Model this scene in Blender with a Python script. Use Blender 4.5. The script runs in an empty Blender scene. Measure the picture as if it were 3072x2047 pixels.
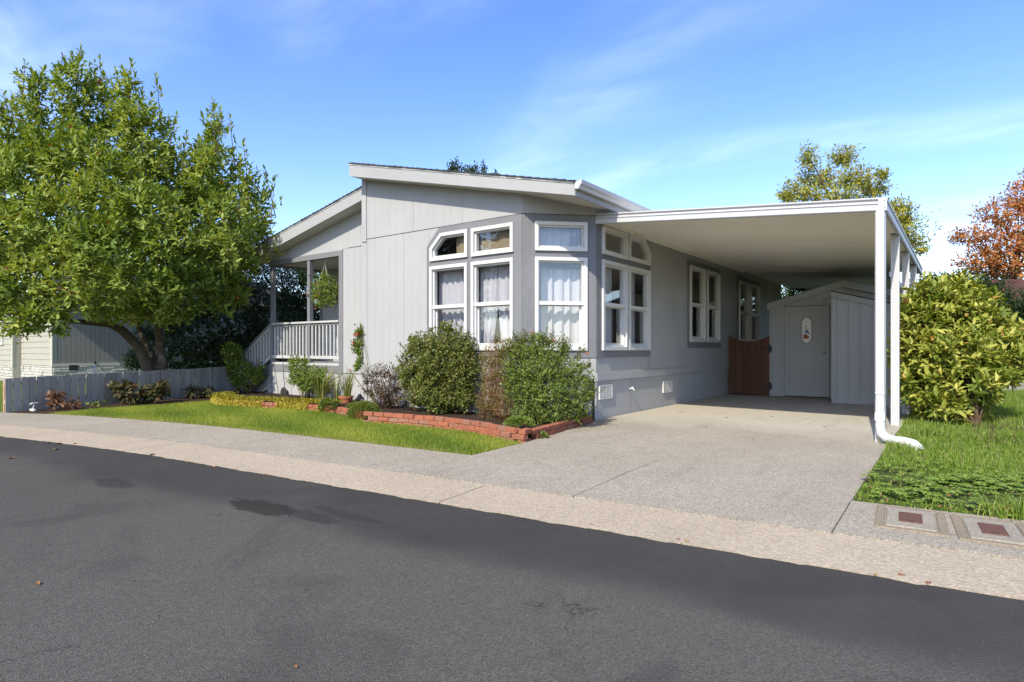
import bpy, bmesh, math, random
import numpy as np
from mathutils import Vector, Matrix
rng = np.random.default_rng(7)
random.seed(7)
SC = bpy.context.scene
COL = SC.collection
R = math.radians

# ------------------------------------------------------------------ camera
# World axes follow the house: +x right along its front, +y along its side, z up.
cam_d = bpy.data.cameras.new('camera')
cam_d.sensor_width = 36.0
cam_d.lens = 21.19
cam_d.shift_y = 0.0074
cam_d.clip_start = 0.05
cam_d.clip_end = 3000
cam = bpy.data.objects.new('camera', cam_d)
COL.objects.link(cam)
cam.location = (4.875, -7.966, 1.2)
cam.rotation_euler = (R(90), 0, R(36.81))
SC.camera = cam

# ------------------------------------------------------------------ light
SUN_TRAVEL = Vector((-0.146, 1.11, -1.0)).normalized()
sun_d = bpy.data.lights.new('sun', 'SUN')
sun_d.energy = 3.8
sun_d.angle = R(0.5)
sun_d.color = (1.0, 0.925, 0.765)
sun = bpy.data.objects.new('sun', sun_d)
COL.objects.link(sun)
sun.location = (8, -30, 30)
sun.rotation_euler = SUN_TRAVEL.to_track_quat('-Z', 'Y').to_euler()

w = bpy.data.worlds.new('World')
SC.world = w
w.use_nodes = True
wn, wl = w.node_tree.nodes, w.node_tree.links
wn.clear()
w_out = wn.new('ShaderNodeOutputWorld')
w_bg = wn.new('ShaderNodeBackground')
w_sky = wn.new('ShaderNodeTexSky')
w_sky.sky_type = 'NISHITA'
w_sky.sun_disc = False
w_sky.sun_elevation = R(41.8)
w_sky.sun_rotation = R(172.5)
w_sky.altitude = 100
w_sky.air_density = 1.0
w_sky.dust_density = 0.7
w_sky.ozone_density = 2.2
w_bg.inputs['Strength'].default_value = 0.15
tc = wn.new('ShaderNodeTexCoord')
def wmath(op, a, b=None, clamp=False):
    n = wn.new('ShaderNodeMath'); n.operation = op; n.use_clamp = clamp
    for i, v in enumerate((a, b)):
        if v is None: continue
        if isinstance(v, (int, float)): n.inputs[i].default_value = v
        else: wl.new(v, n.inputs[i])
    return n.outputs[0]
# thin cirrus: stretched noise over the sky dome, projected on a flat cloud layer
sep = wn.new('ShaderNodeSeparateXYZ'); wl.new(tc.outputs['Generated'], sep.inputs[0])
zc = wmath('MAXIMUM', wmath('ADD', sep.outputs[2], 0.12), 0.05)
comb = wn.new('ShaderNodeCombineXYZ')
wl.new(wmath('DIVIDE', sep.outputs[0], zc), comb.inputs[0])
wl.new(wmath('DIVIDE', sep.outputs[1], zc), comb.inputs[1])
mp = wn.new('ShaderNodeMapping')
mp.inputs['Rotation'].default_value = (0, 0, R(-44))
mp.inputs['Scale'].default_value = (0.55, 1.0, 1.0)
mp.inputs['Location'].default_value = (5.2, 1.3, 0.0)
wl.new(comb.outputs[0], mp.inputs[0])
def wnoise(scale, detail, rough, dist):
    n = wn.new('ShaderNodeTexNoise'); n.inputs['Scale'].default_value = scale
    n.inputs['Detail'].default_value = detail; n.inputs['Roughness'].default_value = rough
    n.inputs['Distortion'].default_value = dist
    wl.new(mp.outputs[0], n.inputs['Vector']); return n.outputs['Fac']
def wramp(v, a, b):
    n = wn.new('ShaderNodeMapRange'); n.interpolation_type = 'SMOOTHSTEP'
    wl.new(v, n.inputs['Value']); n.inputs['From Min'].default_value = a; n.inputs['From Max'].default_value = b
    return n.outputs[0]
veil = wmath('MULTIPLY', wramp(wnoise(0.8, 5, 0.5, 0.4), 0.42, 0.78), wramp(wnoise(2.2, 7, 0.6, 1.0), 0.25, 0.8))
hz = wramp(sep.outputs[2], 0.55, -0.05)           # paler towards the horizon
cl = wmath('MULTIPLY', veil, 0.46)
# low cumulus, only near the horizon
n2 = wn.new('ShaderNodeTexNoise'); n2.inputs['Scale'].default_value = 5.0; n2.inputs['Detail'].default_value = 6
wl.new(tc.outputs['Generated'], n2.inputs['Vector'])
cum = wmath('MULTIPLY', wramp(n2.outputs['Fac'], 0.54, 0.63), wramp(sep.outputs[2], 0.17, 0.05))
cl = wmath('MAXIMUM', cl, wmath('MULTIPLY', cum, 0.6))
cl = wmath('ADD', cl, wmath('MULTIPLY', wmath('MULTIPLY', hz, hz), 0.08), True)
tint = wn.new('ShaderNodeHueSaturation')
tint.inputs['Hue'].default_value = 0.516
tint.inputs['Saturation'].default_value = 1.22
tint.inputs['Value'].default_value = 1.24
wl.new(w_sky.outputs[0], tint.inputs['Color'])
mx = wn.new('ShaderNodeMix'); mx.data_type = 'RGBA'
wl.new(cl, mx.inputs['Factor'])
wl.new(tint.outputs[0], mx.inputs['A'])
mx.inputs['B'].default_value = (8.6, 9.6, 11.6, 1)
wl.new(mx.outputs['Result'], w_bg.inputs['Color'])
wl.new(w_bg.outputs[0], w_out.inputs[0])

vs = SC.view_settings
vs.view_transform = 'Standard'
vs.look = 'None'
vs.exposure = 0.80
vs.gamma = 1.0
vs.use_curve_mapping = False
SC.render.filter_size = 1.15
SC.cycles.max_bounces = 12
SC.cycles.diffuse_bounces = 10
SC.cycles.transparent_max_bounces = 12
SC.cycles.caustics_reflective = False
SC.cycles.caustics_refractive = False

# ------------------------------------------------------------------ materials
class NT:
    def __init__(s, name):
        s.m = bpy.data.materials.new(name); s.m.use_nodes = True
        s.n, s.l = s.m.node_tree.nodes, s.m.node_tree.links
        s.n.clear()
        s.out = s.n.new('ShaderNodeOutputMaterial')
        s.tc = s.n.new('ShaderNodeTexCoord')
    def put(s, sock, v):
        if isinstance(v, (int, float)): sock.default_value = v
        elif isinstance(v, tuple): sock.default_value = v if len(v) == 4 or len(v) == 3 and sock.type == 'VECTOR' else (*v, 1)
        else: s.l.new(v, sock)
    def noise(s, scale, detail=4, rough=0.55, dist=0.0, vec=None, stretch=None, world=False):
        n = s.n.new('ShaderNodeTexNoise')
        n.inputs['Scale'].default_value = scale; n.inputs['Detail'].default_value = detail
        n.inputs['Roughness'].default_value = rough; n.inputs['Distortion'].default_value = dist
        v = vec if vec is not None else s.pos() if world else s.tc.outputs['Object']
        if stretch:
            mpn = s.n.new('ShaderNodeMapping'); mpn.inputs['Scale'].default_value = stretch
            s.l.new(v, mpn.inputs[0]); v = mpn.outputs[0]
        s.l.new(v, n.inputs['Vector'])
        return n.outputs['Fac']
    def pos(s):
        return s.n.new('ShaderNodeNewGeometry').outputs['Position']
    def voro(s, scale, feature='F1', vec=None):
        n = s.n.new('ShaderNodeTexVoronoi'); n.feature = feature; n.inputs['Scale'].default_value = scale
        s.l.new(vec if vec is not None else s.pos(), n.inputs['Vector']); return n
    def rng(s, v, a, b, lo=0.0, hi=1.0, smooth=False):
        n = s.n.new('ShaderNodeMapRange'); n.interpolation_type = 'SMOOTHSTEP' if smooth else 'LINEAR'
        s.put(n.inputs['Value'], v)
        n.inputs['From Min'].default_value = a; n.inputs['From Max'].default_value = b
        n.inputs['To Min'].default_value = lo; n.inputs['To Max'].default_value = hi
        return n.outputs[0]
    def math(s, op, a, b=None, clamp=False):
        n = s.n.new('ShaderNodeMath'); n.operation = op; n.use_clamp = clamp
        s.put(n.inputs[0], a)
        if b is not None: s.put(n.inputs[1], b)
        return n.outputs[0]
    def mix(s, f, a, b, blend='MIX'):
        n = s.n.new('ShaderNodeMix'); n.data_type = 'RGBA'; n.blend_type = blend
        s.put(n.inputs['Factor'], f); s.put(n.inputs['A'], a); s.put(n.inputs['B'], b)
        return n.outputs['Result']
    def ramp(s, v, stops):
        n = s.n.new('ShaderNodeValToRGB'); s.l.new(v, n.inputs[0]); e = n.color_ramp.elements
        while len(e) < len(stops): e.new(0.5)
        for el, (p, c) in zip(e, stops): el.position = p; el.color = (*c, 1)
        return n.outputs[0]
    def bump(s, h, dist=0.002, strength=1.0):
        n = s.n.new('ShaderNodeBump'); n.inputs['Strength'].default_value = strength
        n.inputs['Distance'].default_value = dist; s.l.new(h, n.inputs['Height']); return n.outputs[0]
    def princ(s, col, rough=0.6, spec=0.5, metal=0.0, normal=None, coat=0.0):
        p = s.n.new('ShaderNodeBsdfPrincipled')
        s.put(p.inputs['Base Color'], col); s.put(p.inputs['Roughness'], rough)
        p.inputs['Specular IOR Level'].default_value = spec
        s.put(p.inputs['Metallic'], metal); p.inputs['Coat Weight'].default_value = coat
        if normal is not None: s.l.new(normal, p.inputs['Normal'])
        return p.outputs[0]
    def done(s, sh):
        s.l.new(sh, s.out.inputs[0]); return s.m

def paint(name, col, rough=0.6, var=0.06, bump=0.0015, grain=(40, 40, 3), dirt=0.0, spec=0.35):
    t = NT(name)
    g = t.noise(1.0, 5, 0.6, world=True, stretch=grain)
    big = t.noise(0.9, 4, 0.6, world=True)
    c = t.mix(t.rng(big, 0.3, 0.7), tuple(x * (1 - var) for x in col), tuple(min(1, x * (1 + var)) for x in col))
    if dirt:
        d = t.noise(3.0, 6, 0.7, world=True, stretch=(2.5, 2.5, 0.5))
        c = t.mix(t.rng(d, 0.52, 0.78, 0, dirt), c, tuple(x * 0.55 for x in col))
    return t.done(t.princ(c, rough, spec, normal=t.bump(g, bump)))

M = {}
M['siding'] = paint('siding_paint', (0.338, 0.338, 0.340), 0.7, 0.05, 0.006, (60, 60, 4), 0.12)
M['skirt'] = paint('skirting_paint', (0.355, 0.355, 0.352), 0.75, 0.05, 0.004, (50, 50, 4), 0.10)
M['trim'] = paint('trim_paint', (0.168, 0.170, 0.180), 0.65, 0.10, 0.012, (45, 45, 7))
M['fascia'] = paint('fascia_paint', (0.315, 0.317, 0.316), 0.65, 0.05, 0.005, (8, 8, 60))
M['soffit'] = paint('soffit_paint', (0.50, 0.485, 0.44), 0.7, 0.04, 0.002)
M['white'] = paint('white_vinyl', (0.55, 0.548, 0.535), 0.35, 0.02, 0.0003)
M['metal_white'] = paint('white_aluminium', (0.44, 0.44, 0.45), 0.4, 0.03, 0.0004, (3, 3, 3), 0.16)
M['pan'] = paint('cream_aluminium', (0.84, 0.82, 0.75), 0.45, 0.05, 0.0004, (3, 3, 3), 0.10)
M['porchwhite'] = paint('porch_white_paint', (0.42, 0.42, 0.41), 0.6, 0.05, 0.001, (30, 30, 3), 0.1)
M['shed'] = paint('shed_paint', (0.36, 0.362, 0.365), 0.7, 0.04, 0.003, (50, 50, 4), 0.08)
M['nb_siding'] = paint('neighbour_siding', (0.37, 0.36, 0.315), 0.7, 0.04, 0.004, (4, 4, 50))
M['nb_trim'] = paint('neighbour_trim', (0.48, 0.46, 0.40), 0.6, 0.03, 0.002)
M['nb_side'] = paint('neighbour_side', (0.22, 0.21, 0.195), 0.7, 0.05, 0.003)  # base colour darkened to carry the shade below the tree crown
M['black'] = paint('black_plastic', (0.02, 0.02, 0.022), 0.4, 0.1, 0.0005)
M['iron'] = paint('black_iron', (0.025, 0.025, 0.028), 0.5, 0.2, 0.001)
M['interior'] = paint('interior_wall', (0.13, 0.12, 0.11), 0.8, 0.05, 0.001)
M['vent'] = paint('vent_paint', (0.62, 0.61, 0.57), 0.6, 0.05, 0.0005)
M['dark'] = paint('dark_cavity', (0.03, 0.03, 0.03), 0.9, 0.1, 0.001)
M['greenpot'] = paint('pale_green_pot', (0.36, 0.50, 0.40), 0.5, 0.08, 0.0005)
M['stair'] = paint('red_brown_tread', (0.12, 0.045, 0.03), 0.7, 0.15, 0.002)
M['plaque'] = paint('plaque_white', (0.72, 0.70, 0.66), 0.4, 0.03, 0.0005)
M['green_edge'] = paint('plaque_green', (0.03, 0.09, 0.07), 0.4, 0.05, 0.0003)
M['p_brown'] = paint('plaque_brown', (0.33, 0.10, 0.03), 0.5, 0.3, 0.0003)
M['p_blue'] = paint('plaque_blue', (0.10, 0.13, 0.26), 0.5, 0.3, 0.0003)
M['p_gold'] = paint('plaque_gold', (0.35, 0.20, 0.06), 0.5, 0.3, 0.0003)
M['pink'] = paint('coral_petal', (0.72, 0.13, 0.10), 0.6, 0.25, 0.001)
M['palepink'] = paint('pale_pink_petal', (0.70, 0.28, 0.28), 0.6, 0.25, 0.001)
M['purple'] = paint('purple_petal', (0.22, 0.07, 0.20), 0.7, 0.3, 0.001)
M['puff'] = paint('seed_puff', (0.75, 0.75, 0.72), 0.9, 0.1, 0.001)
M['blue_hose'] = paint('blue_hose', (0.06, 0.12, 0.30), 0.5, 0.1, 0.0005)
M['brown_roof'] = paint('brown_shingle', (0.16, 0.07, 0.055), 0.9, 0.15, 0.01, (8, 8, 8))

def brass():
    t = NT('brass'); return t.done(t.princ((0.62, 0.46, 0.16), 0.25, 0.5, 1.0))
M['brass'] = brass()

def shingle():
    t = NT('asphalt_shingle')
    v = t.noise(7, 3, 0.6, world=True); f = t.noise(160, 3, 0.7, world=True)
    c = t.mix(t.rng(v, 0.3, 0.7), (0.020, 0.021, 0.025), (0.055, 0.055, 0.06))
    c = t.mix(t.rng(f, 0.45, 0.7), c, (0.09, 0.09, 0.095))
    return t.done(t.princ(c, 0.9, 0.2, normal=t.bump(f, 0.004)))
M['shingle'] = shingle()

def glass():
    t = NT('window_glass')
    lw = t.n.new('ShaderNodeLayerWeight'); lw.inputs['Blend'].default_value = 0.5
    f = t.math('ADD', t.math('MULTIPLY', t.math('POWER', lw.outputs['Facing'], 3.2), 0.52), 0.078, True)
    a = t.n.new('ShaderNodeBsdfTransparent'); a.inputs[0].default_value = (0.985, 0.987, 0.985, 1)
    b = t.n.new('ShaderNodeBsdfGlossy'); b.inputs['Roughness'].default_value = 0.015
    m = t.n.new('ShaderNodeMixShader'); t.l.new(f, m.inputs[0]); t.l.new(a.outputs[0], m.inputs[1]); t.l.new(b.outputs[0], m.inputs[2])
    return t.done(m.outputs[0])
M['glass'] = glass()

def cloth(name, col, tr=0.35):
    t = NT(name)
    d = t.n.new('ShaderNodeBsdfDiffuse'); d.inputs[0].default_value = (*col, 1)
    r = t.n.new('ShaderNodeBsdfTranslucent'); r.inputs[0].default_value = (*col, 1)
    m = t.n.new('ShaderNodeMixShader'); m.inputs[0].default_value = tr
    t.l.new(d.outputs[0], m.inputs[1]); t.l.new(r.outputs[0], m.inputs[2])
    return t.done(m.outputs[0])
M['curtain'] = cloth('white_curtain', (0.60, 0.60, 0.66), 0.22)
M['valance'] = cloth('tan_cloth', (0.30, 0.25, 0.17), 0.2)

def asphalt():
    t = NT('asphalt')
    p = t.pos()
    sp = t.n.new('ShaderNodeSeparateXYZ'); t.l.new(p, sp.inputs[0])
    wob = t.noise(0.35, 4, 0.6, world=True); wob2 = t.noise(2.6, 5, 0.65, world=True)
    fine = t.noise(120, 2, 0.7, world=True); wob3 = t.noise(4.5, 7, 0.7, dist=1.5, world=True, stretch=(.6, 1.6, 1))
    # distance from the kerb line, wobbled: fresh dark seal near the kerb, worn grey stone beyond
    d = t.math('SUBTRACT', t.math('MULTIPLY', sp.outputs[0], 0.10), sp.outputs[1])
    d = t.math('ADD', d, t.math('MULTIPLY', t.math('SUBTRACT', wob, 0.5), 0.8))
    d = t.math('ADD', d, t.math('MULTIPLY', t.math('SUBTRACT', wob2, 0.5), 0.35))
    worn = t.rng(d, 5.30, 5.75, 0, 1, True)
    lft = t.rng(sp.outputs[0], -1.5, 1.5, 0.75, 1.0, True)
    worn = t.math('MULTIPLY', worn, lft)
    base = t.mix(t.rng(wob, 0.3, 0.7), (0.047, 0.0445, 0.0395), (0.067, 0.0635, 0.0570))
    base = t.mix(t.rng(wob2, 0.35, 0.7, 0, 0.5), base, (0.039, 0.037, 0.0335))
    vo = t.voro(150)
    stone = t.mix(t.rng(vo.outputs['Color'], 0.1, 0.9), (0.060, 0.0565, 0.0490), (0.140, 0.131, 0.112))
    c = t.mix(t.math('MULTIPLY', worn, 0.75), base, stone)
    # soft patches of older and newer seal, hairline cracks
    pt = t.noise(0.9, 6, 0.62, dist=0.8, world=True)
    c = t.mix(t.rng(pt, 0.50, 0.68, 0, 0.30, True), c, (0.033, 0.031, 0.0285))
    ck = t.n.new('ShaderNodeTexVoronoi'); ck.feature = 'DISTANCE_TO_EDGE'; ck.inputs['Scale'].default_value = 0.42
    wv = t.n.new('ShaderNodeVectorMath'); wv.operation = 'ADD'; nz = t.n.new('ShaderNodeTexNoise'); nz.inputs['Scale'].default_value = 2.2; nz.inputs['Detail'].default_value = 6; t.l.new(p, nz.inputs['Vector']); sc = t.n.new('ShaderNodeVectorMath'); sc.operation = 'SCALE'; sc.inputs['Scale'].default_value = 0.9; t.l.new(nz.outputs['Color'], sc.inputs[0]); t.l.new(p, wv.inputs[0]); t.l.new(sc.outputs[0], wv.inputs[1]); t.l.new(wv.outputs[0], ck.inputs['Vector'])
    c = t.mix(t.math('MULTIPLY', t.rng(ck.outputs['Distance'], 0.004, 0.001), t.rng(t.noise(0.7, 3, world=True), 0.55, 0.6, 0, 0.55)), c, (0.016, 0.015, 0.014))
    # scattered pale grains in the seal
    v2 = t.voro(55)
    spk = t.math('MULTIPLY', t.rng(v2.outputs['Distance'], 0.16, 0.05), t.rng(t.noise(30, 1, 0.5, world=True), 0.60, 0.66))
    c = t.mix(t.math('MULTIPLY', spk, 0.8), c, (0.26, 0.25, 0.22))
    # oil stains and one narrow dark patch, each with its own outline
    def blob(x, y, rx, ry, amt, cc):
        nonlocal c
        dx = t.math('DIVIDE', t.math('SUBTRACT', sp.outputs[0], x), rx)
        dy = t.math('DIVIDE', t.math('SUBTRACT', sp.outputs[1], y), ry)
        r2 = t.math('ADD', t.math('MULTIPLY', dx, dx), t.math('MULTIPLY', dy, dy))
        r2 = t.math('ADD', r2, t.math('MULTIPLY', t.math('SUBTRACT', wob3, 0.5), 3.4))
        c = t.mix(t.rng(r2, 1.15, 0.55, 0, amt, True), c, cc)
    blob(0.55, -5.40, 0.42, 0.16, 0.8, (0.026, 0.021, 0.0185))
    blob(1.05, -5.32, 0.35, 0.09, 0.6, (0.028, 0.026, 0.0245))
    blob(1.25, -5.15, 0.4, 0.08, 0.5, (0.030, 0.028, 0.026))
    blob(-1.3, -5.75, 0.35, 0.12, 0.5, (0.021, 0.021, 0.022))
    blob(3.95, -6.1, 0.10, 0.45, 0.3, (0.025, 0.025, 0.028))  # narrow soft dark patch on the near side of the road
    h = t.math('ADD', fine, t.math('MULTIPLY', vo.outputs['Distance'], 0.9))
    return t.done(t.princ(c, t.rng(worn, 0, 1, 0.85, 0.92), 0.12, normal=t.bump(h, 0.004)))
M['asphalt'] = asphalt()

def concrete(name, a, b, speck, amt, scale=110, stain=(0.195, 0.170, 0.132), blend=None):
    t = NT(name)
    big = t.noise(0.8, 5, 0.6, world=True); med = t.noise(5, 5, 0.65, world=True)
    vo = t.voro(scale); v2 = t.voro(scale * 1.7)
    c = t.mix(t.rng(big, 0.3, 0.7), a, b)
    c = t.mix(t.rng(med, 0.5, 0.8, 0, 0.45), c, stain)
    g = t.math('MULTIPLY', t.rng(vo.outputs['Color'], 0.35, 0.75), 1.0)
    c = t.mix(t.math('MULTIPLY', g, amt), c, speck)
    c = t.mix(t.math('MULTIPLY', t.rng(v2.outputs['Color'], 0.72, 0.85), amt * 0.9), c, tuple(min(0.8, x * 1.8) for x in a))
    if blend:
        # the slab grows smoother and paler where rain never washed the fines away, under the carport
        sp = t.n.new('ShaderNodeSeparateXYZ'); t.l.new(t.pos(), sp.inputs[0])
        yy = t.math('ADD', sp.outputs[1], t.math('MULTIPLY', t.math('SUBTRACT', big, 0.5), 3.0))
        sm = t.mix(t.rng(med, 0.35, 0.75), blend[0], blend[1])
        sm = t.mix(t.rng(t.noise(1.6, 6, 0.7, world=True), 0.55, 0.75, 0, 0.5), sm, tuple(x * 0.72 for x in blend[0]))
        c = t.mix(t.rng(yy, 0.2, 2.2, 0, 0.92, True), c, sm)
    # tyre and drip marks
    tm = t.noise(1.0, 5, 0.65, world=True, stretch=(3.2, .5, 1)); c = t.mix(t.rng(tm, 0.56, 0.74, 0, 0.28), c, tuple(x * 0.55 for x in stain))
    h = t.math('ADD', vo.outputs['Distance'], med)
    return t.done(t.princ(c, 0.95, 0.08, normal=t.bump(h, 0.0035)))
M['agg'] = concrete('exposed_aggregate', (0.300, 0.264, 0.206), (0.365, 0.325, 0.258), (0.14, 0.119, 0.092), 0.62, 95)
M['drive'] = concrete('driveway_concrete', (0.300, 0.264, 0.206), (0.365, 0.325, 0.258), (0.14, 0.119, 0.092), 0.62, 95, blend=((0.375, 0.340, 0.275), (0.43, 0.394, 0.322)))
M['smooth'] = concrete('smooth_concrete', (0.375, 0.340, 0.275), (0.43, 0.394, 0.322), (0.24, 0.215, 0.175), 0.35, 90)
M['kerb'] = concrete('kerb_concrete', (0.335, 0.282, 0.208), (0.385, 0.325, 0.243), (0.19, 0.152, 0.11), 0.35, 60, (0.30, 0.245, 0.18))
M['lid'] = concrete('meter_lid_concrete', (0.27, 0.24, 0.19), (0.33, 0.295, 0.235), (0.17, 0.15, 0.12), 0.5, 90)
M['collar'] = concrete('meter_collar', (0.225, 0.185, 0.13), (0.28, 0.23, 0.165), (0.15, 0.12, 0.09), 0.5, 90)

def rust():
    t = NT('rust_plate')
    n = t.noise(40, 5, 0.7); c = t.mix(n, (0.075, 0.036, 0.024), (0.145, 0.070, 0.047))
    return t.done(t.princ(c, 0.8, 0.3, normal=t.bump(n, 0.001)))
M['rust'] = rust()

def rnd_tint(name, a, b, c3, rough, fscale, bumpd, grain=None):
    t = NT(name)
    oi = t.n.new('ShaderNodeObjectInfo')
    n = t.noise(fscale, 5, 0.65, world=True, stretch=grain)
    c = t.ramp(oi.outputs['Random'], [(0.0, a), (0.5, b), (1.0, c3)])
    c = t.mix(t.rng(n, 0.35, 0.75, 0, 0.7), c, tuple(x * 0.5 for x in b))
    return t.done(t.princ(c, rough, 0.3, normal=t.bump(n, bumpd)))
M['brick'] = rnd_tint('red_brick', (0.37, 0.125, 0.065), (0.30, 0.105, 0.06), (0.28, 0.15, 0.105), 0.9, 30, 0.003)
M['grey_plank'] = rnd_tint('weathered_plank', (0.27, 0.255, 0.225), (0.35, 0.33, 0.29), (0.215, 0.203, 0.18), 0.9, 1.0, 0.003, (45, 45, 3))
M['red_plank'] = rnd_tint('stained_cedar_plank', (0.110, 0.047, 0.027), (0.140, 0.060, 0.034), (0.090, 0.040, 0.024), 0.75, 1.0, 0.002, (40, 40, 3))
M['cedar'] = rnd_tint('new_cedar_plank', (0.48, 0.27, 0.13), (0.42, 0.22, 0.10), (0.5, 0.31, 0.17), 0.8, 1.0, 0.002, (40, 40, 3))
M['stone'] = rnd_tint('painted_white_stone', (0.55, 0.54, 0.50), (0.50, 0.49, 0.45), (0.58, 0.57, 0.54), 0.85, 12, 0.012)
M['dry'] = rnd_tint('dry_leaf', (0.30, 0.14, 0.06), (0.22, 0.10, 0.04), (0.40, 0.26, 0.12), 0.8, 60, 0.001)
M['terracotta'] = rnd_tint('terracotta', (0.45, 0.15, 0.07), (0.45, 0.15, 0.07), (0.45, 0.15, 0.07), 0.8, 20, 0.001)

def soil():
    t = NT('soil'); n = t.noise(25, 6, 0.7, world=True)
    c = t.mix(n, (0.022, 0.015, 0.011), (0.075, 0.05, 0.035))
    return t.done(t.princ(c, 0.95, 0.1, normal=t.bump(n, 0.03)))
M['soil'] = soil()
def turf(name, a, b, c3):
    t = NT(name); n = t.noise(0.9, 5, 0.6, world=True); f = t.noise(60, 3, 0.7, world=True)
    c = t.mix(t.rng(n, 0.3, 0.7), a, b); c = t.mix(t.rng(f, 0.4, 0.7), c, c3)
    return t.done(t.princ(c, 0.9, 0.1, normal=t.bump(f, 0.02)))
M['turf'] = turf('turf', (0.10, 0.16, 0.02), (0.15, 0.20, 0.028), (0.07, 0.10, 0.018))
M['rough_turf'] = turf('rough_turf', (0.055, 0.085, 0.02), (0.10, 0.12, 0.035), (0.05, 0.05, 0.02))

def bark(name, a, b):
    t = NT(name); n = t.noise(1.0, 6, 0.7, world=True, stretch=(22, 22, 7)); m = t.noise(4, 4, 0.6, world=True)
    c = t.mix(n, a, b); c = t.mix(t.rng(m, 0.55, 0.7, 0, 0.6), c, tuple(min(1, x * 1.7) for x in b))
    return t.done(t.princ(c, 0.9, 0.15, normal=t.bump(n, 0.012)))
M['bark'] = bark('grey_brown_bark', (0.045, 0.034, 0.024), (0.15, 0.12, 0.09))
M['twig'] = bark('twig_bark', (0.05, 0.032, 0.02), (0.13, 0.085, 0.05))
M['cane'] = bark('green_cane', (0.08, 0.075, 0.03), (0.16, 0.13, 0.06))

def leaf(name, stops, tr=0.30, rough=0.50, spec=0.28, big=0.0):
    t = NT(name)
    a = t.n.new('ShaderNodeAttribute'); a.attribute_name = 'tint'
    c = t.ramp(a.outputs['Fac'], stops)
    p = t.princ(c, rough, spec)
    tl = t.n.new('ShaderNodeBsdfTranslucent')
    hs = t.n.new('ShaderNodeHueSaturation'); hs.inputs['Hue'].default_value = 0.485; hs.inputs['Saturation'].default_value = 1.15; hs.inputs['Value'].default_value = 1.5
    t.l.new(c, hs.inputs['Color']); t.l.new(hs.outputs[0], tl.inputs[0])
    m = t.n.new('ShaderNodeMixShader'); m.inputs[0].default_value = tr
    t.l.new(p, m.inputs[1]); t.l.new(tl.outputs[0], m.inputs[2])
    return t.done(m.outputs[0])
M['l_magnolia'] = leaf('magnolia_leaf', [(0, (0.085, 0.140, 0.024)), (0.4, (0.175, 0.240, 0.040)), (0.8, (0.310, 0.360, 0.078)), (0.96, (0.32, 0.29, 0.05)), (1, (0.17, 0.07, 0.025))])
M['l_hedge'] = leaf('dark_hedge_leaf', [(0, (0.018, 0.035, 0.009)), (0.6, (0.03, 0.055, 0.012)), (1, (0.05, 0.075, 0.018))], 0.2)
M['l_gold'] = leaf('gold_spotted_leaf', [(0, (0.075, 0.12, 0.018)), (0.32, (0.17, 0.215, 0.03)), (0.66, (0.33, 0.34, 0.06)), (0.94, (0.50, 0.46, 0.13)), (1, (0.40, 0.24, 0.07))], 0.22)
M['l_rose'] = leaf('rose_leaf', [(0, (0.06, 0.085, 0.016)), (0.5, (0.125, 0.15, 0.030)), (0.85, (0.225, 0.215, 0.06)), (1, (0.16, 0.07, 0.03))])
M['l_bush'] = leaf('bush_leaf', [(0, (0.065, 0.105, 0.016)), (0.5, (0.125, 0.175, 0.030)), (0.9, (0.23, 0.265, 0.055)), (1, (0.14, 0.09, 0.035))])
M['l_dusky'] = leaf('dusky_leaf', [(0, (0.035, 0.045, 0.020)), (0.5, (0.08, 0.055, 0.03)), (1, (0.15, 0.05, 0.04))])
M['l_fresh'] = leaf('fresh_leaf', [(0, (0.08, 0.14, 0.02)), (0.7, (0.17, 0.23, 0.04)), (1, (0.30, 0.29, 0.08))], 0.35)
M['l_dry'] = leaf('dry_stem', [(0, (0.17, 0.085, 0.035)), (0.6, (0.29, 0.165, 0.07)), (1, (0.16, 0.16, 0.045))], 0.25)
M['l_jenny'] = leaf('creeping_leaf', [(0, (0.14, 0.155, 0.02)), (0.5, (0.31, 0.275, 0.03)), (1, (0.43, 0.32, 0.035))], 0.3)
M['l_moss'] = leaf('moss_leaf', [(0, (0.08, 0.12, 0.02)), (1, (0.19, 0.22, 0.04))], 0.3)
M['l_red'] = leaf('red_maple_leaf', [(0, (0.12, 0.12, 0.035)), (0.3, (0.30, 0.17, 0.05)), (0.6, (0.48, 0.18, 0.065)), (1, (0.56, 0.30, 0.10))], 0.3)
M['l_yellow'] = leaf('autumn_leaf', [(0, (0.15, 0.18, 0.035)), (0.5, (0.30, 0.32, 0.06)), (0.85, (0.48, 0.40, 0.08)), (1, (0.25, 0.11, 0.05))], 0.3)
M['l_hyd'] = leaf('hydrangea_leaf', [(0, (0.05, 0.065, 0.02)), (0.6, (0.085, 0.075, 0.03)), (1, (0.14, 0.05, 0.035))], 0.3)
M['l_hydred'] = leaf('red_hydrangea_leaf', [(0, (0.11, 0.055, 0.03)), (0.6, (0.22, 0.115, 0.06)), (1, (0.36, 0.24, 0.14))], 0.3)
M['l_weed'] = leaf('weed_leaf', [(0, (0.13, 0.22, 0.03)), (0.7, (0.23, 0.34, 0.055)), (1, (0.32, 0.37, 0.09))], 0.3)
M['blade'] = leaf('grass_blade', [(0, (0.075, 0.135, 0.014)), (0.5, (0.19, 0.26, 0.028)), (0.9, (0.38, 0.39, 0.06)), (1, (0.42, 0.33, 0.14))], 0.35, 0.5, 0.3)
M['blade2'] = leaf('rough_grass_blade', [(0, (0.09, 0.165, 0.02)), (0.55, (0.17, 0.26, 0.035)), (0.88, (0.27, 0.32, 0.06)), (1, (0.36, 0.30, 0.15))], 0.35, 0.5, 0.3)
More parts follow.
